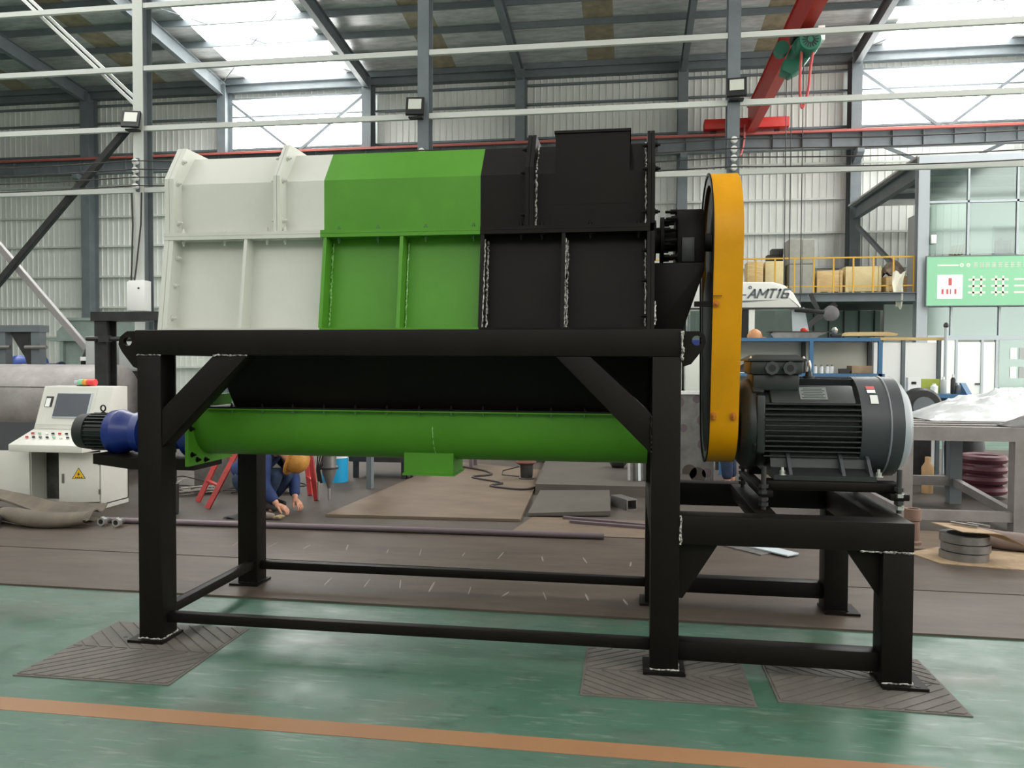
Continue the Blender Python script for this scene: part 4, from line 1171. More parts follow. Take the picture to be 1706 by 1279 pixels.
# dark steel gantry post
t = thing('steel_gantry', 'dark steel gantry post with top beam left of machine', 'frame', (-6.0, 8.85, 0.008))
part(t, 'post', h_column(-6.42, 8.75, 0.16, 0.2, 0.008, 1.99), M_dark, smooth=0)
part(t, 'top_beam', MB().box(-6.53, -5.5, 8.72, 8.98, 1.99, 2.10), M_dark, smooth=0)
part(t, 'post', h_column(-5.62, 8.75, 0.16, 0.2, 0.008, 1.99), M_dark, smooth=0)
part(t, 'screw_clamp', MB().tube([(-6.58, 8.72, 1.77), (-5.95, 8.72, 1.77)], 0.028, 8), M_dark)
part(t, 'clamp_head', MB().box(-6.40, -6.26, 8.68, 8.745, 1.73, 1.81), M_dark, smooth=0)
# silver flexible duct
pts = [(-6.42 + 0.0 * k, 9.9, 0.95 + 0.62 * k / 30) for k in range(31)]
dct = thing('flexible_duct', 'crinkled silver flexible duct hanging behind the console', 'duct', (-6.42, 9.9, 0.3))
part(dct, 'hose', MB().tube([(-6.46, 9.9, 0.95 + 0.50 * k / 40) for k in range(41)], 0.15, 16, [0.155 if k % 2 else 0.125 for k in range(41)]), M_foil)
part(dct, 'stand', MB().box(-6.60, -6.32, 9.8, 10.0, 0.008, 0.94), M_inside, smooth=0)
part(dct, 'valve', MB().lathe('y', (-6.53, 9.76, 1.10), [(-0.03, 0.02), (-0.03, 0.035), (0, 0.03)], 12), M_red)
for k in range(14):
    pts = []
    x, z = -6.55 + random.random() * 0.28, 0.9
    for q in range(7):
        pts.append((x, 9.74 + random.uniform(-.03, .03), z))
        x += random.uniform(-0.06, 0.06)
        z -= 0.09
    part(dct, 'wire', MB().tube(pts, 0.006, 5), M_wood if k % 2 else M_cabled)

# folded old belt on the floor
def belt(u, v):
    x = -6.30 + 1.50 * u
    y = 6.62 + 0.30 * v - 0.30 * u
    z = 0.16 + 0.05 * math.sin(5 * u + 1) * (1 - v) + 0.05 * v - 0.05 * u + 0.03 * math.sin(9 * v + 4 * u)
    return (x, y, z)
def belt2(u, v):
    a = PI * (0.5 + v)
    x = -5.72 + 0.95 * u
    y = 6.42 - 0.12 * math.sin(PI * u) + 0.10 * math.cos(a) - 0.08 * u
    z = 0.085 + 0.075 * math.sin(a) * (0.75 + 0.25 * math.sin(PI * u)) + 0.012 * math.sin(7 * u)
    return (x, y, max(z, 0.014))
t = thing('folded_belt', 'crumpled old conveyor belt folded on the floor at left', 'belt', (-5.6, 6.5, 0.012))
part(t, 'upper_fold', quad_sheet(None, 18, 8, belt, 0.014), M_tarp)
part(t, 'lower_fold', quad_sheet(None, 14, 8, belt2, 0.002), M_tarp)
def belt3(u, v):
    return (-6.25 + 1.35 * u, 6.66 + 0.25 * v - 0.28 * u, 0.09 * (1 - 0.3 * u) * (0.6 + 0.4 * math.cos(3 * v)) + 0.02)
part(t, 'under_fold', quad_sheet(None, 8, 4, belt3, 0.03), M_tarp)
t = thing('cloth_bundle', 'dark crumpled cloth bundle at the left picture edge', 'cloth', (-5.75, 6.2, 0.012))
me = MB()
for k in range(5):
    me.lathe('x', (-5.95 + 0.07 * k, 6.18 + 0.03 * (k % 2), 0.075), [(0, 0.02), (0.03, 0.055 + 0.008 * (k % 2)), (0.1, 0.06), (0.14, 0.02)], 10)
part(t, 'folds', me, M_shoe)
# pipe fittings
for k, (x, y) in enumerate(((-4.68, 6.36), (-4.52, 6.34))):
    t = thing('pipe_fitting', ['dull steel pipe fitting standing by the long bar', 'shiny ring shaped pipe fitting left of front leg'][k], 'pipe fitting', (x, y, 0.012))
    part(t, 'hex', MB().lathe('y', (x, y, 0.055), [(0, 0.022), (0, 0.042), (0.04, 0.042), (0.04, 0.025)], 6), M_bolt, smooth=0)
    part(t, 'thread', MB().lathe('y', (x, y + 0.04, 0.055), [(0, 0.028), (0.03, 0.028), (0.06, 0.024)], 16), M_steel)
    part(t, 'bore', MB().lathe('y', (x, y - 0.001, 0.055), [(-0.001, 0.022), (0, 0.022)], 16), M_blk)
# long pipe lying across
solo('long_pipe', MB().tube([(-4.72, 6.52, 0.038), (-0.19, 6.60, 0.038)], 0.026, 12), M_purple, 'long dark steel pipe lying on the plates behind the legs', 'pipe')
# cable tangles
def tangle(cx, cy, n, lab, sx=0.35, sy=0.25):
    t = thing('cable_tangle', lab, 'cables', (cx, cy, 0.01))
    for k in range(n):
        pts = []
        a = random.random() * 6
        rr = random.uniform(0.5, 1)
        hg = random.choice((0, 0.02, 0.05, 0.16))
        for q in range(26):
            th = a + q * 0.33
            pts.append((cx + sx * rr * math.cos(th) + random.uniform(-.02, .02), cy + sy * rr * math.sin(th * 1.07), 0.02 + 0.0066 * k + 0.012 * math.sin(th * 2) ** 2 + hg * max(0, math.sin(th * 0.6 + k))))
        part(t, 'cable', MB().tube(pts, 0.008, 6), M_cable if k % 4 else M_cabled)
tangle(-4.88, 8.12, 9, 'pale cable tangle on floor right of the console', 0.27, 0.22)
tangle(-4.05, 8.30, 9, 'pale cable tangle on floor behind the red ladder', 0.45, 0.2)
t = thing('cable_loop', 'pale cable looping up beside the console side', 'cable', (-4.9, 8.2, 0.01))
part(t, 'cable', MB().tube(curve([(-5.05, 7.7, 0.02), (-5.0, 7.8, 0.2), (-5.02, 7.85, 0.42), (-5.10, 7.85, 0.55), (-5.18, 7.85, 0.4), (-5.12, 7.8, 0.2), (-4.9, 7.7, 0.05), (-4.7, 7.6, 0.02)]), 0.012, 6), M_cable)
# stepladders
def ladder(nm_lab, a0, a1, b0, b1):
    t = thing('ladder', nm_lab, 'ladder', (a0[0], a0[1], 0.01))
    part(t, 'rail', MB().bar(a0, a1, 0.05, 0.03, up=(0, 1, 0)), M_ladder, smooth=0)
    part(t, 'rail', MB().bar(b0, b1, 0.05, 0.03, up=(0, 1, 0)), M_ladder, smooth=0)
    for u in (0.2, 0.45, 0.7, 0.95):
        part(t, 'rung', MB().bar(Vector(a0).lerp(Vector(a1), u), Vector(b0).lerp(Vector(b1), u), 0.04, 0.02), M_ladder, smooth=0)
ladder('red stepladder standing behind the front left leg', (-4.50, 7.65, 0.012), (-4.12, 8.0, 1.1), (-4.20, 7.32, 0.012), (-3.80, 7.75, 1.1))
ladder('red stepladder leg just right of the crouching worker', (-3.50, 8.25, 0.012), (-3.72, 8.5, 1.0), (-3.30, 7.95, 0.012), (-3.55, 8.2, 1.0))
solo('paint_can', MB().lathe('z', (-4.45, 7.0, 0.008), [(0, 0.10), (0.0, 0.115), (0.30, 0.12), (0.30, 0.10), (0.02, 0.10)], 20), M_dark, 'dark rusty can standing beside the front left leg', 'can')
solo('low_bench_rail', MB().box(-5.1, -3.9, 8.6, 8.68, 0.0, 0.50).box(-5.1, -3.9, 8.5, 8.8, 0.50, 0.53), M_steel, 'low grey steel bench rail behind the red ladder', 'bench', smooth=0)

# ------------------------------------------------------------------ people
def hand(parent, wrist, direction, palm_n, m=M_skin, curl=0.6):
    w = Vector(wrist)
    d = Vector(direction).normalized()
    nn = Vector(palm_n)
    nn = (nn - d * nn.dot(d)).normalized()
    s = d.cross(nn)
    V, E, Rr = [w - d * 0.03, w + d * 0.02, w + d * 0.075], [(0, 1), (1, 2)], [0.027, 0.033, 0.036]
    for k, (off, L) in enumerate(((-0.03, 0.070), (-0.010, 0.080), (0.010, 0.076), (0.028, 0.060))):
        i = len(V)
        b0 = w + d * 0.085 + s * off
        V += [b0, b0 + (d * (1 - 0.3 * curl) + nn * 0.5 * curl) * L * 0.5, b0 + (d * (1 - 0.7 * curl) + nn * 1.0 * curl) * L * 0.95]
        E += [(2, i), (i, i + 1), (i + 1, i + 2)]
        Rr += [0.0105, 0.0095, 0.008]
    i = len(V)
    b0 = w + d * 0.03 - s * 0.035
    V += [b0, b0 + (d * 0.7 - s * 0.5 + nn * 0.3) * 0.035, b0 + (d * 1.0 - s * 0.3 + nn * 0.6) * 0.06]
    E += [(1, i), (i, i + 1), (i + 1, i + 2)]
    Rr += [0.013, 0.011, 0.009]
    return mesh_part(parent, 'hand', skin_mesh(V, E, Rr, m, ORG[parent], 1, 'hand'))

def person(lab, loc, J, hat=True):
    """J: named joints in room coordinates"""
    t = thing('person', lab, 'person', loc)
    o = ORG[t]
    g = lambda k: Vector(J[k])
    # whole body, one continuous surface
    V = [g('pelvis'), g('waist'), g('chest'), g('neck'), g('head0'), g('head1'),
         g('shl'), g('ell'), g('wrl'), g('shr'), g('elr'), g('wrr'), g('hipl'), g('knl'), g('anl'), g('tol'), g('hipr'), g('knr'), g('anr'), g('tor')]
    E = [(0, 1), (1, 2), (2, 3), (3, 4), (4, 5), (2, 6), (6, 7), (7, 8), (2, 9), (9, 10), (10, 11), (0, 12), (12, 13), (13, 14), (14, 15), (0, 16), (16, 17), (17, 18), (18, 19)]
    Rr = [.13, .13, .14, .052, .085, .075, .06, .045, .03, .06, .045, .03, .08, .058, .04, .035, .08, .058, .04, .035]
    mesh_part(t, 'body', skin_mesh(V, E, Rr, M_skin, o, 2))
    Vj = [g('pelvis').lerp(g('waist'), .08), g('waist'), g('chest'), g('neck').lerp(g('chest'), .35), g('shl'), g('ell'), g('wrl').lerp(g('ell'), .12), g('shr'), g('elr'), g('wrr').lerp(g('elr'), .12)]
    mesh_part(t, 'jacket', skin_mesh(Vj, [(0, 1), (1, 2), (2, 3), (2, 4), (4, 5), (5, 6), (2, 7), (7, 8), (8, 9)], [.19, .175, .18, .075, .09, .068, .054, .09, .068, .054], M_jacket, o, 2))
    Vt = [g('pelvis'), g('hipl'), g('knl'), g('anl').lerp(g('knl'), .1), g('hipr'), g('knr'), g('anr').lerp(g('knr'), .1), g('waist').lerp(g('pelvis'), .6)]
    mesh_part(t, 'trousers', skin_mesh(Vt, [(0, 1), (1, 2), (2, 3), (0, 4), (4, 5), (5, 6), (0, 7)], [.16, .11, .085, .065, .11, .085, .065, .15], M_jeans, o, 2))
    for s_ in ('l', 'r'):
        a, b = g('an' + s_), g('to' + s_)
        f = (b - a)
        f.z = 0
        f.normalize()
        heel = a - f * 0.05
        zb = o.z + 0.035
        mesh_part(t, 'shoe', skin_mesh([(a.x, a.y, zb + 0.05), (heel.x, heel.y, zb + 0.01), (a.x + f.x * .08, a.y + f.y * .08, zb + .012), (a.x + f.x * .17, a.y + f.y * .17, zb)], [(0, 1), (0, 2), (2, 3)], [.05, .04, .042, .034], M_shoe, o, 1))
    # head details
    h0, h1 = g('head0'), g('head1')
    upv = (h1 - h0).normalized()
    fw = Vector(J['face'])
    fw = (fw - upv * fw.dot(upv)).normalized()
    sd = upv.cross(fw)
    hc = (h0 + h1) / 2
    mesh_part(t, 'hair', skin_mesh([hc + upv * .06 - fw * .02, hc - fw * .05 + upv * .02, hc - fw * .055 - upv * .05], [(0, 1), (1, 2)], [.09, .085, .06], M_hair, o, 2))
    part(t, 'nose', MB().lathe('z', hc + fw * .088 - upv * .012, [(-.018, .012), (0, .015), (.03, .006)], 8), M_skin)
    for k in (-1, 1):
        part(t, 'eye', MB().lathe('z', hc + fw * .078 + sd * .03 * k + upv * .022, [(-.006, .003), (0, .009), (.006, .003)], 8), M_blk)
        part(t, 'ear', MB().lathe('z', hc + sd * .083 * k - fw * .005, [(-.03, .006), (0, .015), (.03, .006)], 8), M_skin)
    part(t, 'mouth', MB().obox(hc + fw * .078 - upv * .05, (.012, .012, .01), Matrix.Identity(3)), mat('lip', (150, 84, 76), 0.6), smooth=0)
    if hat:
        prof = [(-.03, .155), (-.022, .158), (-.015, .118), (.04, .112), (.085, .09), (.115, .05), (.122, .005)]
        Rm = Matrix((sd, fw, upv)).transposed()
        mb = MB().lathe('z', (0, 0, 0), prof, 24)
        mb.v = [hc + upv * .045 + Rm @ Vector((p.x, p.y * 1.12, p.z)) for p in mb.v]
        part(t, 'helmet', mb, M_straw, label='tan hard hat')
    hand(t, J['wrl'], J.get('hdl', g('wrl') - g('ell')), J.get('pl', (0, 0, -1)))
    hand(t, J['wrr'], J.get('hdr', g('wrr') - g('elr')), J.get('pr', (0, 0, -1)))
    return t
# crouching worker, side on, bent over the plate he is marking
person('crouching worker in blue jacket and tan hard hat behind the machine', (-3.6, 7.35, 0.008), dict(
    pelvis=(-3.87, 7.40, 0.29), waist=(-3.80, 7.40, 0.44), chest=(-3.56, 7.38, 0.63), neck=(-3.42, 7.36, 0.64), head0=(-3.345, 7.34, 0.575), head1=(-3.225, 7.32, 0.51),
    face=(-0.25, -0.15, -1),
    shl=(-3.53, 7.20, 0.62), ell=(-3.50, 7.12, 0.30), wrl=(-3.335, 7.08, 0.115), hdl=(0.85, 0, -0.35), pl=(0.2, 0.1, -1),
    shr=(-3.50, 7.56, 0.60), elr=(-3.40, 7.60, 0.32), wrr=(-3.31, 7.42, 0.115), hdr=(0.6, -0.3, -0.5), pr=(0, 0, -1),
    hipl=(-3.81, 7.30, 0.29), knl=(-3.40, 7.25, 0.40), anl=(-3.60, 7.26, 0.09), tol=(-3.45, 7.26, 0.03),
    hipr=(-3.81, 7.50, 0.29), knr=(-3.40, 7.52, 0.36), anr=(-3.62, 7.52, 0.09), tor=(-3.47, 7.52, 0.03)))
# person standing behind the belt guard
px, py = 1.17, 9.55
person('standing person in dark blue trousers behind the yellow guard', (px, py, 0.008), dict(
    pelvis=(px, py, 0.92), waist=(px, py, 1.08), chest=(px, py, 1.32), neck=(px, py, 1.48), head0=(px - .01, py, 1.56), head1=(px - .02, py, 1.68), face=(-1, -.1, 0),
    shl=(px, py - .17, 1.40), ell=(px + .03, py - .2, 1.12), wrl=(px - .10, py - .18, 0.95), hdl=(-0.6, 0, -0.6), pl=(-.5, .5, 0),
    shr=(px, py + .17, 1.40), elr=(px + .03, py + .2, 1.12), wrr=(px - .10, py + .18, 0.95), hdr=(-0.6, 0, -0.6), pr=(-.5, -.5, 0),
    hipl=(px, py - .09, 0.88), knl=(px - .02, py - .10, 0.48), anl=(px, py - .10, 0.08), tol=(px - .12, py - .11, 0.03),
    hipr=(px, py + .09, 0.88), knr=(px + .04, py + .10, 0.48), anr=(px + .08, py + .10, 0.08), tor=(px - .05, py + .11, 0.03)), hat=False)

# gloves and bits by the worker
t = thing('work_glove', 'grey work glove lying on the floor below the worker', 'glove', (-3.33, 6.95, 0.01))
mesh_part(t, 'palm', skin_mesh([(-3.45, 6.92, .04), (-3.36, 6.92, .045), (-3.29, 6.92, .04)], [(0, 1), (1, 2)], [.03, .036, .03], mat('glove_grey', (128, 116, 108), .9), ORG[t], 1))
for k in range(4):
    mesh_part(t, 'finger', skin_mesh([(-3.29, 6.885 + .022 * k, .035), (-3.24, 6.88 + .026 * k, .045), (-3.21, 6.88 + .03 * k, .03)], [(0, 1), (1, 2)], [.012, .012, .010], mat('glove_tan', (150, 132, 96), .9), ORG[t], 1))
solo('dark_rag', quad_sheet(None, 8, 6, lambda u, v: (-3.78 + .34 * u, 6.86 + .16 * v, .02 + .04 * math.sin(PI * u) * math.sin(PI * v) + .012 * math.sin(11 * u + 5 * v)), .008), M_shoe, 'dark rag lying beside the grey glove', 'rag')

# cutting torch machine head hanging in the back
hx2, hy2 = -3.10, 7.85
t = thing('cutting_torch_head', 'shiny conical cutting torch head right of the worker', 'torch head', (hx2, hy2, 0.05))
part(t, 'cone', MB().lathe('z', (hx2 - 0.02, hy2, 0.16), [(0, 0.012), (0.02, 0.02), (0.18, 0.075), (0.22, 0.078), (0.22, 0.085), (0.24, 0.085), (0.24, 0.075), (0.36, 0.075), (0.36, 0.09), (0.47, 0.09), (0.47, 0.07), (0.75, 0.07)], 24), M_steel)
part(t, 'torch', MB().lathe('z', (hx2 - 0.02, hy2, 0.035), [(0, 0.008), (0.03, 0.012), (0.13, 0.014)], 12), M_bolt)
part(t, 'torch', MB().lathe('z', (hx2 - 0.13, hy2 - .02, 0.035), [(0, 0.008), (0.03, 0.013), (0.16, 0.015), (0.16, .02), (.2, .02)], 12), M_bolt)
part(t, 'clamp_ring', MB().lathe('z', (hx2 - 0.02, hy2, 0.37), [(0, 0.10), (0.02, 0.10), (.02, .08)], 20), M_dark)
for k in range(5):
    a = k * 0.5 - 2.6
    part(t, 'hose', MB().tube([(hx2 - 0.13 + .01 * k, hy2 - .02, 0.22), (hx2 - .12 + .02 * math.cos(a), hy2 - .05, 0.36), (hx2 - .11 + .04 * k, hy2 - .07, 0.6), (hx2 - .05 + .03 * k, hy2, 0.85)], 0.007, 6), M_cabled)
part(t, 'support_arm', MB().box(hx2 - 0.06, hx2 + 0.02, hy2 - 0.02, hy2 + 0.9, 0.88, 0.98), M_dark, smooth=0)
part(t, 'carriage', MB().box(hx2 - 0.15, hx2 + 0.15, hy2 + 0.9, hy2 + 1.1, 0.6, 1.05), M_dark, smooth=0)
part(t, 'carriage_leg', MB().box(hx2 + 0.06, hx2 + 0.12, hy2 + 0.95, hy2 + 1.05, 0.008, 0.6), M_cgrey, smooth=0)
t = thing('paint_drum', 'bright blue and white drum behind the torch head', 'drum', (-3.62, 9.3, 0.008))
part(t, 'lower_band', MB().lathe('z', (-3.62, 9.3, 0.008), [(0, .15), (0, .16), (.30, .16)], 24), mat('drum_cyan', (20, 160, 212), .45))
part(t, 'upper_band', MB().lathe('z', (-3.62, 9.3, 0.308), [(0, .16), (.2, .16), (.2, .14)], 24), M_panel)
# tool trolley with disc wheel
t = thing('tool_trolley', 'dark low trolley with large disc wheel behind the trough', 'trolley', (-3.0, 9.9, 0.008))
part(t, 'deck', MB().box(-3.55, -2.72, 9.6, 10.2, 0.22, 0.30), M_dark, smooth=0)
part(t, 'engine_block', MB().box(-3.5, -3.05, 9.65, 10.1, 0.30, 0.62), M_dark, bevel=0.03)
part(t, 'leg', MB().box(-2.86, -2.80, 9.62, 9.68, 0.008, 0.22), M_dark, smooth=0)
part(t, 'leg', MB().box(-3.5, -3.44, 9.62, 9.68, 0.008, 0.22), M_dark, smooth=0)
part(t, 'disc_wheel', MB().lathe('x', (-2.74, 9.75, 0.21), [(0, .05), (0, .2), (.03, .2), (.03, .05)], 28), M_steel)
part(t, 'handle', MB().tube([(-3.5, 9.7, .6), (-3.6, 9.6, .8), (-3.55, 9.6, .9)], .02, 8), M_dark)
solo('steel_stool', MB().box(-2.55, -2.1, 10.6, 11.0, .34, .38).box(-2.52, -2.47, 10.62, 10.67, .008, .34).box(-2.18, -2.13, 10.62, 10.67, .008, .34).box(-2.52, -2.47, 10.93, 10.98, .008, .34).box(-2.18, -2.13, 10.93, 10.98, .008, .34), M_purple, 'small brown steel stool beyond the large rusty plate', 'stool', smooth=0)
solo('stop_block', MB().box(-1.6, -1.25, 11.6, 11.9, .008, .30), M_plate3, 'grey steel block beyond the black bucket', 'block', smooth=0, bevel=.01)
# bucket and its cable
t = thing('bucket', 'dark bucket with brown cloth and cable beyond outlet', 'bucket', (-1.26, 9.75, 0.036))
part(t, 'pail', MB().lathe('z', (-1.26, 9.75, 0.036), [(0, .075), (.19, .085), (.19, .07)], 20), M_dark)
part(t, 'rim', MB().lathe('z', (-1.26, 9.75, 0.04), [(0, .1), (.012, .1)], 20), M_steel)
part(t, 'cloth', MB().lathe('z', (-1.27, 9.75, 0.215), [(0, .09), (.03, .14), (.07, .10), (.1, .04)], 14), mat('brown_cloth', (104, 66, 58), .9))
part(t, 'handle', MB().tube([(-1.35, 9.72, .19), (-1.55, 9.68, .14), (-1.56, 9.66, .09), (-1.34, 9.62, .08)], .008, 6), M_cabled)
solo('floor_cable', MB().tube(curve([(-2.35, 10.7, .045), (-1.9, 10.3, .045), (-1.75, 9.95, .045), (-1.95, 9.7, .045), (-1.5, 9.3, .045), (-1.6, 9.05, .045), (-1.2, 8.85, .045), (-1.05, 9.1, .045), (-1.05, 9.5, .045)]), .014, 6), M_cabled, 'dark cable snaking over the rusty plate to the bucket', 'cable')
t = thing('square_tube', 'short square steel tube lying by the tilted plate', 'steel tube', (-0.03, 8.0, 0.009))
part(t, 'tube', MB().ring([(-.12 + .0, 0), (0, 0), (0, .11), (-.12, .11)], [(-.11, .01), (-.01, .01), (-.01, .1), (-.11, .1)], 'y', 0, .32), M_steel, smooth=0)
for o_ in t.children:
    o_.data.transform(Matrix.Translation(Vector((0.10, 8.0, .0095)) ) @ Matrix.Rotation(0.55, 4, 'Z') @ Matrix.Translation(ORG[t]))
    o_.data.transform(Matrix.Translation(-ORG[t]))
for k, (x0, y0, x1, y1) in enumerate(((-0.60, 7.40, 1.0, 6.95), (-0.52, 7.22, 1.0, 6.88))):
    solo('flat_bar', MB().bar((x0, y0, .028), (x1, y1, .028), .05, .022), M_purple, ['rear of two purple grey bars lying on floor', 'front of two purple grey bars lying on floor'][k], 'steel bar', smooth=0)
t = thing('bar_bundle', 'bundle of grey steel bars leaning behind the right leg', 'steel bars', (0.20, 9.2, 0.13))
for k in range(5):
    part(t, 'bar', MB().bar((0.02 + .06 * k, 9.15 + .05 * (k % 2), .131), (0.0 + .06 * k, 9.6, 1.1), .03, .03), [M_steel, M_dark, M_alu, M_dark, M_cgrey][k], smooth=0)
solo('black_cone', MB().lathe('x', (-0.25, 10.3, .24), [(0, .02), (.05, .11), (.2, .11), (.24, .05), (.6, .04)], 16), M_dark, 'black cone shaped tool lying on the raised slab', 'tool')
# perforated plate
t = thing('spotted_plate', 'upright grey plate with dark round spots behind machine', 'steel plate', (0.8, 9.85, 0.008))
part(t, 'sheet', MB().box(0.30, 1.05, 9.85, 9.862, 0.04, 1.12), M_steel, smooth=0)
part(t, 'base', MB().box(0.2, 1.05, 9.80, 9.95, 0.008, 0.04), M_dark, smooth=0)
part(t, 'top_rail', MB().box(0.2, 1.1, 9.80, 9.92, 1.12, 1.16), M_panel, smooth=0)
for (x, z, r) in ((0.93, .80, .085), (0.93, .50, .075), (0.68, .70, .05), (0.62, 1.02, .07), (0.84, 1.06, .05), (0.86, .12, .1), (0.76, .16, .09), (0.97, .15, .06)):
    part(t, 'round_spot', MB().lathe('y', (x, 9.849, z), [(-.002, r), (.001, r)], 24), M_purple if r < .09 else M_dirt, smooth=0)
for k, (x, y) in enumerate(((0.93, 6.42), (1.12, 6.38))):
    p = [(x - .17, y + .1), (x + .1, y - .19), (x + .2, y - .1), (x - .05, y + .2)]
    solo('scrap_plate', MB().prism(p, 'z', 0.012 + .012 * k, 0.022 + .012 * k), M_alu if k else M_steel, ['lower loose grey scrap plate under the stand', 'upper pale scrap plate under the motor stand'][k], 'scrap plate', smooth=0)
# ------------------------------------------------------------------ mezzanine and office at the right
mz = thing('mezzanine', 'grey steel mezzanine deck carrying crates at the right', 'mezzanine', (4.5, 26, 0))
part(mz, 'deck_beam', MB().box(-3.9, 7.62, 22.40, 22.42, 3.2, 3.44).box(-3.9, 7.62, 22.3, 22.46, 3.42, 3.44).box(-3.9, 7.62, 22.3, 22.46, 3.2, 3.22), M_cgrey, smooth=0)
part(mz, 'deck', MB().box(-3.9, 13.8, 22.46, 29.2, 3.40, 3.44), M_cgrey, smooth=0)
for x in (-3.7, 1.6, 4.6):
    part(mz, 'joist', MB().box(x, x + 0.12, 22.46, 29.2, 3.16, 3.40), M_dark, smooth=0)
part(mz, 'corner_post', h_column(7.78, 22.36, 0.28, 0.28, 0, 6.85), mat('post_pale', (176, 182, 188), 0.5), smooth=0)
part(mz, 'support_post', h_column(-3.7, 22.36, 0.2, 0.2, 0, 3.2), M_cgrey, smooth=0)
part(mz, 'support_post', h_column(1.75, 22.36, 0.2, 0.2, 0, 3.2), M_cgrey, smooth=0)
rf = MB().box(7.80, 8.0, 22.64, 29.2, 6.62, 6.64).box(7.80, 8.0, 22.64, 29.2, 7.04, 7.06).box(7.893, 7.907, 22.64, 29.2, 6.64, 7.04)
part(mz, 'roof_beam', rf, M_cgrey, smooth=0)
part(mz, 'roof_beam', MB().box(7.64, 14, 22.36, 22.5, 6.86, 7.06), M_alu, smooth=0)
part(mz, 'roof_sheet', MB().box(7.64, 14, 22.5, 29.2, 7.06, 7.12), M_roof, smooth=0)
for y in (24.0, 25.6, 27.2):
    part(mz, 'roof_joist', MB().box(7.9, 14, y, y + 0.1, 6.90, 7.06), M_cgrey, smooth=0)
part(mz, 'knee_brace', MB().bar((7.9, 29.1, 6.4), (7.9, 24.9, 4.4), 0.1, 0.14), M_cgrey, smooth=0)
part(mz, 'under_brace', MB().bar((5.6, 22.5, 3.15), (4.1, 22.5, 1.9), 0.1, 0.16), M_dark, smooth=0)
part(mz, 'under_wall', MB().box(3.2, 7.7, 25.6, 25.7, 0, 3.16), mat('under_panel', (132, 146, 142), 0.6), smooth=0)
for x in (5.7, 6.15, 6.6, 7.05, 7.5):
    part(mz, 'under_mullion', MB().box(x, x + 0.04, 25.56, 25.6, 0, 3.16), M_dark, smooth=0)

ra = thing('safety_railing', 'yellow tube safety railing along the mezzanine edge', 'railing', (4, 22.5, 3.44))
part(ra, 'top_rail', MB().box(-3.8, 7.62, 22.50, 22.54, 4.39, 4.43), M_railyel, smooth=0)
part(ra, 'bottom_rail', MB().box(-3.8, 7.62, 22.51, 22.53, 3.62, 3.65), M_railyel, smooth=0)
post = mesh_from(MB().box(-0.02, 0.02, -0.02, 0.02, 0, 0.95), M_railyel, smooth=0, name='post')
for k in range(22):
    rep(ra, 'post', post, (7.60 - 0.515 * k, 22.52, 3.441))

def crate(x0, x1, y0, y1, z0, z1, m, lab, nm='wooden_crate', slats=True):
    t = thing(nm, lab, 'crate', ((x0 + x1) / 2, (y0 + y1) / 2, z0))
    part(t, 'box', MB().box(x0, x1, y0, y1, z0 + (0.08 if slats else 0), z1), m, bevel=0.01)
    if slats:
        for x in (x0, (x0 + x1) / 2 - 0.05, x1 - 0.1):
            part(t, 'skid', MB().box(x, x + 0.1, y0, y1, z0, z0 + 0.08), M_wood, smooth=0)
        for x in (x0, x1 - 0.07):
            part(t, 'batten', MB().box(x, x + 0.07, y0 - 0.02, y0, z0 + 0.08, z1), m, smooth=0)
    return t
ZD = 3.442
crate(3.33, 3.76, 23.0, 23.6, ZD, 4.40, M_wood, 'narrow tall wooden box on the mezzanine beside guard', slats=False)
crate(3.82, 4.34, 23.0, 23.6, ZD, 4.40, M_ply, 'pale plywood box left of the grey cabinets', slats=False)
crate(0.25, 1.65, 23.0, 23.8, ZD, 4.05, mat('pink_box', (226, 168, 148), 0.6), 'pinkish box on the mezzanine behind the bearing', slats=False)
def cabinet(z0, z1, lab):
    t = thing('grey_cabinet', lab, 'cabinet', (4.8, 23.4, z0))
    part(t, 'case', MB().box(4.46, 5.16, 23.05, 23.7, z0, z1), mat('old_grey_paint', (172, 172, 164), 0.6, c2=(140, 140, 134), scale=5, amt=1.4), bevel=0.01)
    for x in (4.48, 4.83):
        part(t, 'door', MB().box(x, x + 0.32, 23.03, 23.05, z0 + 0.03, z1 - 0.03), mat('old_grey_paint', (172, 172, 164)), smooth=0)
cabinet(ZD, 4.30, 'lower of two stacked grey cabinets on the mezzanine')
cabinet(4.301, 5.02, 'upper of two stacked grey cabinets on the mezzanine')
solo('dark_sheets', MB().box(4.0, 4.44, 23.75, 24.1, ZD, 4.68).box(4.12, 4.44, 23.72, 24.1, 4.68, 4.85), M_dark, 'dark stacked sheets left behind the grey cabinets', 'sheets', smooth=0)
crate(5.22, 5.90, 23.0, 23.6, ZD, 4.12, M_wood, 'small wooden crate right of the grey cabinets')
crate(5.98, 6.92, 23.0, 23.7, ZD, 4.22, M_ply, 'largest pale plywood crate behind the yellow railing')
crate(7.05, 7.60, 23.0, 23.6, ZD, 3.94, M_wood, 'wooden crate with wrapped bundle at mezzanine corner')
bl = quad_sheet(None, 14, 10, lambda u, v: (7.02 + .60 * u, 23.02 + .5 * v, 4.02 + .36 * (math.sin(PI * u) ** .6) * (math.sin(PI * v) ** .6) + .05 * math.sin(17 * u + 9 * v)), .01)
solo('wrapped_bundle', bl, mat('bundle_brown', (96, 84, 76), .7, c2=(140, 126, 112), scale=8), 'brown wrapped bundle lying on the corner crate', 'bundle')
pl = quad_sheet(None, 6, 14, lambda u, v: (7.05 + .25 * v * .2 + .34 * u * (1 - .55 * v) - .05 * math.sin(5 * v), 22.44 - .06 * math.sin(6 * u + 4 * v), 3.98 - 0.95 * v + .05 * math.sin(8 * u)), .004)
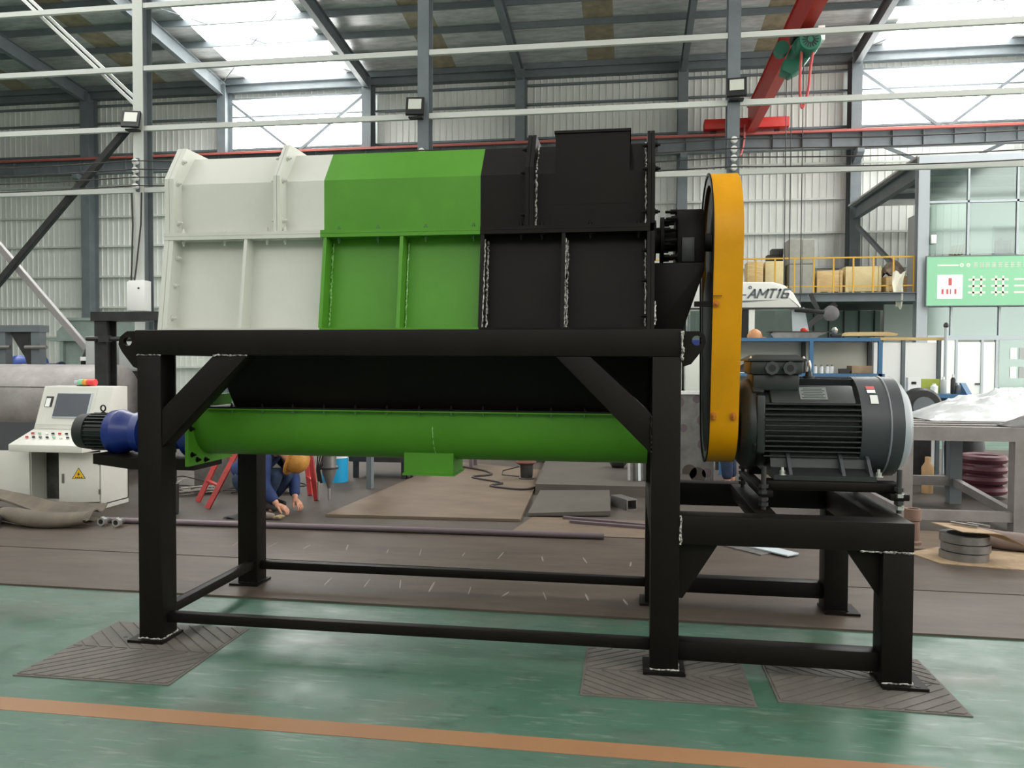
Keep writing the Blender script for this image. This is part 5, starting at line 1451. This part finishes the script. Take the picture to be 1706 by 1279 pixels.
solo('plastic_sheet', pl, mat('dirty_plastic', (226, 222, 206), .4), 'torn pale plastic sheet hanging over mezzanine edge', 'plastic sheet')

# office front
of = thing('office_front', 'glazed office front behind the green sign board', 'office', (10, 22.4, 0))
for (x0, x1, z0, z1) in ((7.95, 8.87, 5.86, 6.84), (8.92, 10.08, 5.86, 6.84), (10.13, 11.6, 5.86, 6.84), (7.95, 8.87, 4.45, 5.80), (8.92, 10.08, 4.45, 5.80), (10.13, 11.6, 4.45, 5.80),
                         (7.95, 8.50, 2.28, 3.05), (8.55, 9.69, 2.28, 3.05), (9.74, 11.6, 2.28, 3.05), (9.74, 11.6, 0.9, 2.16)):
    part(of, 'glass_pane', MB().box(x0, x1, 22.41, 22.42, z0, z1), M_glass, smooth=0)
for x in (8.87, 10.08):
    part(of, 'mullion', MB().box(x, x + 0.05, 22.37, 22.46, 4.42, 6.86), M_alu, smooth=0)
part(of, 'transom', MB().box(7.93, 11.6, 22.37, 22.46, 5.80, 5.86), M_alu, smooth=0)
for x in (8.50, 9.69):
    part(of, 'mullion', MB().box(x, x + 0.05, 22.37, 22.46, 2.16, 3.08), M_alu, smooth=0)
part(of, 'transom', MB().box(7.93, 11.6, 22.36, 22.46, 2.16, 2.28), M_alu, smooth=0)
part(of, 'low_wall', MB().box(9.75, 11.6, 22.37, 22.47, 0, 0.9), M_panel, smooth=0)
part(of, 'low_wall', MB().box(7.93, 8.62, 22.37, 22.47, 0, 2.16), M_panel, smooth=0)
dd = part(of, 'door_leaf', MB().box(8.70, 9.27, 22.38, 22.44, 0.03, 2.10), M_panel, bevel=0.005)
part(dd, 'handle', MB().box(9.14, 9.25, 22.34, 22.38, 0.97, 1.01), M_dark, smooth=0)
part(of, 'side_light', MB().box(9.31, 9.62, 22.38, 22.44, 0.03, 2.10), M_panel, smooth=0)
for x in (8.63, 9.27, 9.63):
    part(of, 'door_frame', MB().box(x, x + 0.06, 22.35, 22.46, 0, 2.16), M_alu, smooth=0)
for k in range(5):
    part(of, 'notice', MB().box(10.0 + .22 * (k % 3), 10.16 + .22 * (k % 3), 22.395, 22.40, 1.15 + .5 * (k // 3), 1.45 + .5 * (k // 3)), [M_panel, M_office, M_alu][k % 3], smooth=0)
part(of, 'back_wall', MB().box(7.93, 13.8, 26.0, 26.1, 0, 3.38), M_panel, smooth=0)
ow = thing('wall_right', 'grey inner office wall with dark doorway above mezzanine', 'wall', (7.95, 24, 3.44), kind='structure')
part(ow, 'panel', MB().prism([(22.66, 3.44), (23.05, 3.44), (23.05, 5.2), (23.55, 5.2), (23.55, 3.44), (24.3, 3.44), (24.3, 5.75), (22.66, 5.75)], 'x', 8.02, 8.08), M_office, smooth=0)
part(ow, 'dark_doorway', MB().box(8.085, 8.1, 23.05, 23.55, 3.44, 5.2), mat('doorway_teal', (44, 62, 64), .7), smooth=0)
io = thing('inner_partition', 'white partition with window seen through the upper glass', 'partition', (11, 25, 3.44))
part(io, 'panel', MB().box(10.0, 10.62, 24.95, 25.05, 3.44, 6.3).box(11.26, 13.0, 24.95, 25.05, 3.44, 6.3).box(10.62, 11.26, 24.95, 25.05, 3.44, 4.78).box(10.62, 11.26, 24.95, 25.05, 5.55, 6.3), M_panel, smooth=0)
part(io, 'frame', MB().box(10.60, 10.63, 24.92, 24.95, 4.76, 5.57).box(11.25, 11.28, 24.92, 24.95, 4.76, 5.57).box(10.60, 11.28, 24.92, 24.95, 4.75, 4.78).box(10.60, 11.28, 24.92, 24.95, 5.55, 5.58), M_alu, smooth=0)
part(io, 'back_panel', MB().box(10.4, 11.5, 25.5, 25.52, 4.4, 5.8), M_office, smooth=0)
jk = quad_sheet(None, 16, 6, lambda u, v: (10.66 + .56 * u, 25.2 + .05 * math.sin(22 * u), 5.28 - .10 * abs(math.sin(5.5 * u + .5)) - .55 * v), .01)
solo('hanging_coats', jk, M_jacket, 'blue work coats hanging behind the upper office window', 'coats')
for k in range(4):
    a = 0.25
    solo('file_folder', MB().obox((9.48 + .09 * k, 24.9, 4.87 + .01 * k), (.05, .3, .30), Matrix.Rotation(a, 3, 'Y')), M_ply, ['leftmost of four yellow folders leaning behind the glass', 'second from left of four yellow folders behind glass', 'third from left of four yellow folders behind glass', 'rightmost of four yellow folders leaning behind the glass'][k], 'folder', 'yellow folders', smooth=0)
solo('filing_shelf', MB().box(8.6, 9.95, 24.7, 25.1, 3.44, 4.70), M_office, 'grey filing shelf under the yellow folders behind glass', 'shelf', smooth=0)
solo('white_junction_box', MB().box(7.95, 8.08, 22.28, 22.36, 4.72, 4.95), M_panel, 'small white junction box on the pale corner post', 'junction box', bevel=.01)

# green sign board
sg = thing('sign_board', 'green sign board with white emblem square and small lettering', 'sign', (9.9, 22.3, 3.06))
part(sg, 'board', MB().box(7.84, 12.2, 22.24, 22.30, 3.07, 4.36), M_signgreen, smooth=0)
part(sg, 'edge', MB().box(7.82, 12.22, 22.235, 22.30, 4.36, 4.385).box(7.82, 12.22, 22.235, 22.30, 3.045, 3.07).box(7.82, 7.84, 22.235, 22.30, 3.07, 4.36), M_cgrey, smooth=0)
def mark(nm, x0, x1, z0, z1, m, y=22.236):
    return part(sg, nm, MB().box(x0, x1, y, 22.24, z0, z1), m, smooth=0)
mark('emblem_square', 8.10, 8.73, 3.24, 3.88, M_panel)
mark('emblem_stroke', 8.38, 8.46, 3.60, 3.79, M_signred, 22.233)
for (x, w) in ((8.21, .05), (8.33, .05), (8.42, .025), (8.53, .05)):
    mark('emblem_stroke', x, x + w, 3.37, 3.50, M_signred, 22.233)
mark('sign_line', 8.10, 8.62, 4.11, 4.15, M_cream)
for x in (8.70, 8.86):
    part(sg, 'star_dot', MB().lathe('y', (x, 22.238, 4.13), [(-.003, .05), (0, .05)], 16), M_cream)
    part(sg, 'dot_centre', MB().lathe('y', (x, 22.234, 4.13), [(-.002, .02), (0, .02)], 12), M_signgreen)
random.seed(21)
x = 8.98
while x < 11.7:                                   # small characters, too blurred to read
    for k in range(3):
        mark('letter_stroke', x + .01, x + .11, 4.07 + .05 * k, 4.085 + .05 * k, M_cream)
    for k in range(2):
        u = random.uniform(.02, .09)
        mark('letter_stroke', x + u, x + u + .015, 4.06, 4.20, M_cream)
    x += .15
x = 8.85
while x < 11.8:                                   # large characters
    for k in range(3):
        mark('letter_stroke', x + .02, x + .44, 3.38 + .17 * k, 3.43 + .17 * k, M_cream)
    for k in range(2):
        u = random.uniform(.05, .35)
        mark('letter_stroke', x + u, x + u + .05, 3.32, 3.84, M_cream)
    x += .56

# truck crane cab
cb_ = thing('truck_cab', 'white truck crane cab lettered AMT16 behind the motor', 'truck', (2.6, 17.8, 0))
prof = [(1.2, 1.0), (3.74, 1.0), (3.76, 1.9), (3.66, 2.45), (3.56, 2.70), (3.40, 2.98), (3.22, 3.14), (3.0, 3.21), (1.2, 3.24)]
roofp = [(1.2, 2.66), (3.58, 2.66), (3.56, 2.70), (3.40, 2.98), (3.22, 3.14), (3.0, 3.21), (1.2, 3.24)]
part(cb_, 'roof', MB().prism(roofp, 'y', 17.0, 19.2), M_cabwhite, bevel=0.05)
part(cb_, 'lower_body', MB().prism([(1.2, 0.9), (3.76, 0.9), (3.78, 1.98), (1.2, 1.98)], 'y', 17.0, 19.2), M_cabwhite, bevel=0.03)
part(cb_, 'door_pillar', MB().box(2.50, 2.62, 17.0, 17.06, 1.98, 2.68), M_cabwhite, smooth=0)
part(cb_, 'door_pillar', MB().box(2.37, 2.49, 17.02, 17.06, 1.98, 2.64), M_blk, smooth=0)
part(cb_, 'front_pillar', MB().add([(3.40, 17.02, 1.98), (3.76, 17.02, 1.98), (3.62, 17.02, 2.68), (3.36, 17.02, 2.68), (3.40, 17.12, 1.98), (3.76, 17.12, 1.98), (3.62, 17.12, 2.68), (3.36, 17.12, 2.68)], [(0, 1, 2, 3), (7, 6, 5, 4), (0, 1, 5, 4), (1, 2, 6, 5), (2, 3, 7, 6), (3, 0, 4, 7)]), M_alu, smooth=0)
part(cb_, 'side_window', MB().box(2.62, 3.42, 17.05, 17.06, 1.98, 2.62), M_cabglass, smooth=0)
part(cb_, 'side_window', MB().box(1.3, 2.38, 17.05, 17.06, 1.98, 2.62), M_cabglass, smooth=0)
part(cb_, 'far_window_frame', MB().box(1.2, 3.6, 19.1, 19.15, 1.98, 2.1).box(2.4, 2.5, 19.1, 19.15, 1.98, 2.66), M_cabwhite, smooth=0)
part(cb_, 'windscreen', MB().add([(3.74, 17.1, 1.98), (3.74, 19.1, 1.98), (3.60, 19.1, 2.66), (3.60, 17.1, 2.66)], [(0, 1, 2, 3)]), M_cabglass, smooth=0)
part(cb_, 'sun_visor', MB().box(2.78, 3.08, 17.3, 17.36, 2.46, 2.62), M_dark, bevel=.01)
part(cb_, 'seat', MB().box(2.7, 3.05, 17.6, 18.0, 1.9, 2.2), M_dark, bevel=.05)
part(cb_, 'gutter', MB().box(1.2, 3.58, 16.98, 17.0, 2.64, 2.68), M_dark, smooth=0)
part(cb_, 'side_stripe', MB().add([(2.2, 16.985, 2.78), (3.1, 16.985, 2.84), (2.2, 16.985, 2.82), (2.2, 16.995, 2.78), (3.1, 16.995, 2.84), (2.2, 16.995, 2.82)], [(0, 1, 2), (5, 4, 3), (0, 1, 4, 3), (1, 2, 5, 4), (2, 0, 3, 5)]), M_cgrey, smooth=0)
mr = part(cb_, 'mirror_arm', MB().tube([(3.42, 16.95, 2.62), (3.6, 16.85, 2.60), (3.95, 16.7, 2.55)], .045, 10), M_dark)
part(mr, 'mirror', MB().lathe('y', (4.08, 16.72, 2.53), [(-.06, .08), (-.04, .15), (.02, .16), (.05, .08)], 24), mat('mirror_grey', (108, 104, 108), .3))
part(cb_, 'work_light', MB().bar((3.70, 16.9, 2.95), (3.86, 16.9, 2.62), .05, .09), M_dark, smooth=0)
GLY = {'A': [(0, 0, .5, 1), (.5, 1, 1, 0), (.2, .38, .8, .38)], 'M': [(0, 0, 0, 1), (0, 1, .5, .35), (.5, .35, 1, 1), (1, 1, 1, 0)], 'T': [(0, .96, 1, .96), (.5, .96, .5, 0)],
       '1': [(.15, .8, .5, 1), (.5, 1, .5, 0)], '6': [(1, .96, .1, .96), (.06, 1, .06, 0), (.06, .04, .94, .04), (.94, 0, .94, .5), (.94, .48, .06, .48)]}
lx = 2.47
for ch, w_ in (('A', .15), ('M', .17), ('T', .14), ('1', .07), ('6', .13)):
    mb = MB()
    for (a0, b0, a1, b1) in GLY[ch]:
        q = lambda a, b: (lx + a * w_ + .07 * b, 16.99, 2.875 + b * .19)
        mb.bar(q(a0, b0), q(a1, b1), .014, .036)
    part(cb_, 'letter', mb, M_cgrey, smooth=0)
    lx += w_ + .035
part(cb_, 'logo_dash', MB().box(2.36, 2.44, 16.985, 17.0, 2.93, 2.96), M_cgrey, smooth=0)
part(cb_, 'logo_ring', MB().ring(circ(2.52, 3.10, .035, 16), circ(2.52, 3.10, .02, 16), 'y', 16.985, 17.0), M_cgrey, smooth=0)
for x in (1.6, 3.2):
    for y in (17.1, 18.8):
        part(cb_, 'wheel', MB().lathe('y', (x, y, 0.5), [(0, .2), (0, .48), (.05, .5), (.28, .5), (.3, .45)], 28), M_blk)
part(cb_, 'chassis', MB().box(-1.5, 3.5, 17.4, 18.8, 0.6, 0.9), M_dark, smooth=0)
part(cb_, 'boom_body', MB().box(0.6, 1.15, 17.2, 19.0, 0.9, 2.0), M_cabwhite, bevel=.03)
part(cb_, 'blue_panel', MB().box(1.16, 1.75, 16.96, 17.0, 1.75, 2.0), M_blue, smooth=0)

# ------------------------------------------------------------------ blue tool shelf and bench
sh = thing('tool_shelf', 'blue steel tool shelf with pale back panel behind motor', 'shelf', (2.4, 11.1, 0.008))
part(sh, 'top_shelf', MB().box(1.2, 3.24, 10.75, 11.25, 1.80, 1.845), M_shelfblue, smooth=0)
part(sh, 'middle_shelf', MB().box(1.2, 3.30, 10.75, 11.25, 1.335, 1.375), M_shelfblue, smooth=0)
part(sh, 'bench_top', MB().box(1.2, 3.30, 10.65, 11.25, 0.80, 0.85), M_shelfblue, smooth=0)
for x in (1.22, 2.36, 3.22):
    part(sh, 'upright', MB().box(x, x + 0.05, 10.75, 10.80, 0.008, 1.80), M_shelfblue, smooth=0)
    part(sh, 'upright', MB().box(x, x + 0.05, 11.20, 11.25, 0.008, 1.80), M_dark, smooth=0)
part(sh, 'back_panel', MB().box(1.2, 3.27, 11.25, 11.28, 0.85, 1.82), mat('shelf_back', (196, 194, 180), .6), smooth=0)
pp = thing('panel_screen', 'row of white panels standing beside the blue shelf', 'screen', (3.8, 11.4, 0.008))
for (x0, x1) in ((3.34, 3.70), (3.76, 4.16)):
    part(pp, 'panel', MB().box(x0, x1, 11.40, 11.42, 1.22, 1.80), M_panel, smooth=0)
    part(pp, 'lower_panel', MB().box(x0, x1, 11.40, 11.42, 0.1, 1.20), M_panel, smooth=0)
for x in (3.30, 3.71, 4.17):
    part(pp, 'post', MB().box(x, x + 0.045, 11.38, 11.43, 0.008, 1.83), M_cgrey, smooth=0)
part(pp, 'top_rail', MB().box(3.30, 4.25, 11.37, 11.44, 1.83, 1.87), M_wood, smooth=0)
part(pp, 'flag_pole', MB().tube([(4.25, 11.33, 0.008), (4.25, 11.33, 2.0)], .022, 8), M_alu)
part(pp, 'pole_knob', MB().lathe('z', (4.25, 11.33, 2.0), [(0, .02), (.02, .035), (.05, .03), (.07, .01)], 12), M_dark)
# things on the shelf
t = thing('safety_helmet', 'tan safety helmet on the left of the top shelf', 'helmet', (1.70, 10.95, 1.846))
part(t, 'shell', MB().lathe('z', (1.69, 10.95, 1.846), [(0, .10), (.04, .10), (.09, .075), (.12, .03), (.125, .002)], 20), mat('helmet_orange', (196, 138, 92), .5))
part(t, 'brim', MB().box(1.70, 1.83, 10.88, 11.02, 1.846, 1.858), mat('helmet_orange', (196, 138, 92), .5), bevel=.004)
t = thing('metal_tray', 'long grey metal tray lying on the top shelf', 'tray', (2.25, 10.95, 1.846))
part(t, 'pan', MB().prism([(1.88, 1.90), (1.92, 1.846), (2.45, 1.846), (2.62, 1.925), (1.92, 1.925)], 'y', 10.85, 11.1), M_steel, smooth=0)
part(t, 'lip', MB().box(1.86, 2.66, 10.83, 11.12, 1.925, 1.935), M_dark, smooth=0)
solo('red_cap', MB().lathe('z', (2.33, 10.95, 1.936), [(0, .05), (.025, .05), (.045, .03)], 16), M_red, 'small red cap on the metal tray', 'cap')
t = thing('ball_valve', 'chrome valve with round knob on the top shelf', 'valve', (2.72, 10.95, 1.846))
part(t, 'knob', MB().lathe('z', (2.72, 10.95, 1.90), [(0, .02), (.02, .035), (.06, .04), (.09, .02)], 16), M_bolt)
part(t, 'base', MB().box(2.67, 2.80, 10.9, 11.0, 1.846, 1.90), M_dark, bevel=.01)
solo('wooden_board', MB().prism([(2.82, 1.870), (2.86, 1.92), (3.35, 1.925), (3.48, 1.90), (3.46, 1.875)], 'y', 10.82, 11.05), M_wood, 'weathered wooden board overhanging the top shelf end', 'board', smooth=0)
for k, x in enumerate((2.48, 2.56, 2.635, 2.69)):
    t = thing('spray_bottle', ['leftmost of four white bottles on the middle shelf', 'second from left of four white bottles on shelf', 'third from left of four white bottles on shelf', 'rightmost of four white bottles on the middle shelf'][k], 'bottle', (x, 10.95, 1.376), 'white bottles on the middle shelf')
    part(t, 'bottle', MB().lathe('z', (x, 10.95, 1.376), [(0, .022), (0, .025), (.085, .025), (.095, .014)], 14), M_panel)
    part(t, 'cap', MB().lathe('z', (x, 10.95, 1.471), [(0, .013), (.02, .013)], 12), M_cgrey)
solo('white_cup', MB().lathe('z', (2.28, 10.95, 1.376), [(0, .02), (.08, .028), (.08, .02), (.02, .016)], 14), M_panel, 'single white cup left of the four bottles', 'cup')
solo('dark_bag', quad_sheet(None, 10, 6, lambda u, v: (1.42 + .3 * u, 10.85 + .25 * v, 1.38 + .12 * math.sin(PI * u) * math.sin(PI * v) ** .5), .003), M_dark, 'dark bag lying at the left of the middle shelf', 'bag')
solo('white_paper', MB().prism([(1.30, 1.376), (1.72, 1.376), (1.72, 1.382), (1.30, 1.384)], 'y', 10.76, 10.84), M_panel, 'white paper at the left front of middle shelf', 'paper', smooth=0)
solo('cardboard_box', MB().box(2.92, 3.18, 10.85, 11.1, 1.376, 1.48), M_card, 'flat cardboard box at the right of the middle shelf', 'box', bevel=.004)
solo('tool_case', MB().box(2.76, 2.88, 10.80, 10.9, 1.376, 1.41).box(2.77, 2.9, 10.82, 10.95, 1.41, 1.44), M_dark, 'small dark tool case beside the cardboard box', 'case', smooth=0)
# bench with bottles right of the motor
bb = thing('blue_bench', 'blue bench end with raised side plate right of motor', 'bench', (4.0, 11.0, 0.008))
part(bb, 'top', MB().box(3.45, 4.36, 10.75, 11.15, 1.07, 1.12), M_shelfblue, smooth=0)
part(bb, 'side_plate', MB().prism([(10.75, 1.12), (11.15, 1.12), (11.15, 1.26), (10.95, 1.26)], 'x', 4.30, 4.36), M_shelfblue, smooth=0)
part(bb, 'apron', MB().box(3.45, 4.34, 10.85, 10.88, 0.7, 1.07), mat('bench_teal', (34, 78, 104), .5), smooth=0)
for x in (3.48, 4.28):
    part(bb, 'leg', MB().box(x, x + .05, 10.8, 10.85, .008, 1.07), M_shelfblue, smooth=0)
t = thing('white_carton', 'small white carton with black mark on the bench', 'carton', (3.70, 10.9, 1.121))
part(t, 'box', MB().box(3.62, 3.78, 10.85, 10.95, 1.121, 1.33), M_panel, smooth=0)
part(t, 'mark', MB().box(3.66, 3.72, 10.847, 10.85, 1.24, 1.275), M_blk, smooth=0)
solo('printed_carton', MB().box(3.83, 4.05, 10.97, 11.08, 1.121, 1.31), mat('carton_lime', (196, 190, 70), .5, c2=(120, 160, 70), scale=14, amt=1.6), 'yellow and green printed carton on the bench', 'carton', smooth=0)
for k, (x, h_, r, m, lab) in enumerate(((3.95, .13, .045, M_panel, 'squat white jar in front of the printed carton'), (4.06, .22, .035, M_office, 'tall grey bottle beside the printed carton'), (4.18, .25, .03, M_dark, 'dark brown bottle on the blue bench'), (4.24, .14, .03, M_cgrey, 'small grey bottle at the bench end'))):
    t = thing('bench_bottle', lab, 'bottle', (x, 10.88, 1.121))
    part(t, 'bottle', MB().lathe('z', (x, 10.88, 1.121), [(0, r * .9), (.005, r), (h_ * .75, r), (h_ * .85, r * .5)], 16), m)
    part(t, 'cap', MB().lathe('z', (x, 10.88, 1.121 + h_ * .85), [(0, r * .5), (h_ * .15, r * .5)], 12), M_panel)
t = thing('dark_grinder', 'dark round bench grinder showing past the motor', 'grinder', (3.72, 10.4, 0.008))
part(t, 'wheel_guard', MB().lathe('y', (3.62, 10.3, .97), [(0, .05), (0, .21), (.04, .24), (.16, .24), (.2, .2)], 28), M_dark)
part(t, 'pedestal', MB().box(3.52, 3.72, 10.3, 10.5, .008, .75), M_dark, smooth=0)
part(t, 'wheel', MB().lathe('y', (3.62, 10.28, .97), [(-.01, .03), (-.01, .13), (.02, .13)], 24), M_cgrey)

# ------------------------------------------------------------------ bare steel table at the right
tx0, tx1, ty0, ty1 = 2.42, 3.47, 7.45, 9.05
M_tbl = mat('table_steel', (150, 144, 142), .5, .2, c2=(132, 126, 124), scale=4)
tb_ = thing('steel_table', 'bare grey steel table frame with slats at right', 'table', (3.4, 8.2, 0.008))
tx1 = 4.3
part(tb_, 'top_rail', MB().box(tx0, tx1, ty0, ty0 + .06, .82, .945), M_tbl, smooth=0)
part(tb_, 'top_rail', MB().box(tx0, tx1, ty1 - .06, ty1, .82, .945), M_tbl, smooth=0)
for x in (tx0, tx1 - .08):
    part(tb_, 'side_rail', MB().box(x, x + .08, ty0 + .06, ty1 - .06, .82, .945), M_tbl, smooth=0)
for k in range(4):
    y = ty0 + .28 + .3 * k
    part(tb_, 'slat', MB().box(tx0 + .08, tx1 - .08, y, y + .07, .915, .945), M_tbl, smooth=0)
for (x, y) in ((tx0, ty0), (3.385, ty0), (3.42, ty1 - .12), (tx0, ty1 - .12), (tx1 - .12, ty0), (tx1 - .12, ty1 - .12)):
    part(tb_, 'leg', MB().box(x, x + .12, y, y + .12, .008, .82), M_tbl if y < 8 else M_cgrey, smooth=0)
part(tb_, 'lower_rail', MB().box(tx0 + .12, 3.385, ty0 + .02, ty0 + .08, .10, .19), M_tbl, smooth=0)
part(tb_, 'lower_rail', MB().box(tx0 + .12, 3.42, ty1 - .1, ty1 - .04, .20, .30), M_tbl, smooth=0)
part(tb_, 'lower_rail', MB().box(tx0 + .02, tx0 + .08, ty0 + .12, ty1 - .12, .12, .2), M_tbl, smooth=0)
part(tb_, 'lower_rail', MB().bar((3.44, ty0 + .12, .15), (3.48, ty1 - .12, .24), .06, .08), M_tbl, smooth=0)
def hump(x0, x1, y0, y1, z, h_, seed, sharp=.7):
    def f(u, v):
        e = (math.sin(PI * u) ** sharp) * (math.sin(PI * v) ** sharp) if 0 < u < 1 and 0 < v < 1 else 0
        nz = noise.noise(Vector((u * 5 + seed, v * 5, seed))) * .6 + noise.noise(Vector((u * 14 + seed, v * 14, 3))) * .5 + abs(noise.noise(Vector((u * 24, v * 24, seed)))) * .35
        return (x0 + (x1 - x0) * u, y0 + (y1 - y0) * v, z + h_ * e * (1 + .45 * nz) + .008)
    return quad_sheet(None, 44, 30, f, .006)
solo('wrapped_parts', hump(2.95, 4.9, 8.15, 9.05, .946, .27, 3.1), M_foil, 'bright crinkled plastic wrapped parts on the steel table', 'wrapped parts')
solo('grey_cloth_heap', hump(3.35, 4.4, 7.5, 7.74, .946, .13, 8.2), mat('grey_cloth', (122, 120, 120), .85), 'grey cloth heap at the right end of the table', 'cloth')
t = thing('spring_stack', 'stack of dark red coil springs under the steel table', 'springs', (4.0, 9.4, .008))
for k in range(4):
    z = .05 + .115 * k
    part(t, 'spring_coil', MB().tube([(3.98 + .2 * math.cos(a), 9.5 + .2 * math.sin(a), z + .045 * (1 if k % 2 == 0 else 1)) for a in [2 * PI * q / 24 for q in range(24)]], .05, 8, closed=True), M_springred)
t = thing('black_canister', 'shiny black canister standing behind the table leg', 'canister', (4.02, 9.9, .008))
part(t, 'body', MB().lathe('z', (4.02, 10.1, .008), [(0, .2), (.5, .22), (.68, .2), (.75, .1)], 24), M_motor)
part(t, 'cap', MB().lathe('z', (4.02, 10.1, .758), [(0, .08), (.05, .08)], 16), M_blk)
solo('tan_bottle', MB().lathe('z', (3.45, 9.65, .008), [(0, .06), (.3, .065), (.36, .03), (.42, .03)], 16), mat('tan_plastic', (204, 166, 120), .5), 'tan plastic bottle on floor behind the table', 'bottle')
t = thing('floor_stand', 'small dark stand on the floor beyond the table', 'stand', (3.1, 10.0, .008))
part(t, 'post', MB().box(3.08, 3.13, 9.98, 10.03, .02, .55), M_dark, smooth=0)
part(t, 'base', MB().box(2.95, 3.3, 9.9, 10.1, .008, .03), M_dark, smooth=0)
part(t, 'head', MB().lathe('x', (3.15, 10.0, .6), [(0, .05), (.05, .1), (.2, .1), (.25, .04)], 16), M_office)
# steel rings on cardboard
solo('cardboard_sheet', MB().prism([(2.20, 6.52), (2.32, 6.20), (2.92, 6.08), (3.35, 6.25), (3.25, 6.62), (2.5, 6.75)], 'z', .012, .018), M_card, 'torn cardboard sheet on the floor under steel rings', 'cardboard', smooth=0)
for k in range(3):
    z = .0185 + .065 * k
    mb = MB().ring(circ(2.56 + .012 * (k % 2), 6.40, .17, 36), circ(2.56 + .012 * (k % 2), 6.40, .12, 36), 'z', z, z + .058)
    solo('steel_ring', mb, M_steel, ['bottom ring of the steel ring stack on cardboard', 'middle ring of the steel ring stack on cardboard', 'top ring of the steel ring stack on cardboard'][k], 'ring', 'stacked steel rings')
cf = quad_sheet(None, 8, 4, lambda u, v: (2.38 + .42 * u + .10 * v, 6.56 - .34 * v - .05 * u, .255 - .10 * max(0, u - .6) ** 1 * 2.0 + .0 * v), .006)
solo('cardboard_flap', cf, M_card, 'bent cardboard piece lying on the steel rings', 'cardboard')
for k in range(2):
    solo('key_bar', MB().bar((2.50 + .11 * k, 6.50 - .02 * k, .272), (2.64 + .09 * k, 6.36 + .02 * k, .270), .03, .014), M_steel, ['left of two small steel bars on bent cardboard', 'right of two small steel bars on bent cardboard'][k], 'steel bar', smooth=0)
solo('rust_cylinder', MB().lathe('z', (2.34, 6.85, .008), [(0, .07), (.03, .07), (.04, .055), (.20, .055), (.21, .065), (.30, .065), (.30, .045), (.25, .045)], 24), mat('rusty_brown', (124, 98, 86), .6), 'short rusty cylinder standing behind the stand corner', 'cylinder')
solo('bent_pipe', MB().tube([(2.72, 6.95, .10), (3.0, 6.75, .09), (3.4, 6.6, .085), (3.9, 6.5, .085)], .075, 16), mat('pipe_brown', (128, 112, 106), .5, .2), 'thick brown pipe lying at the right picture edge', 'pipe')
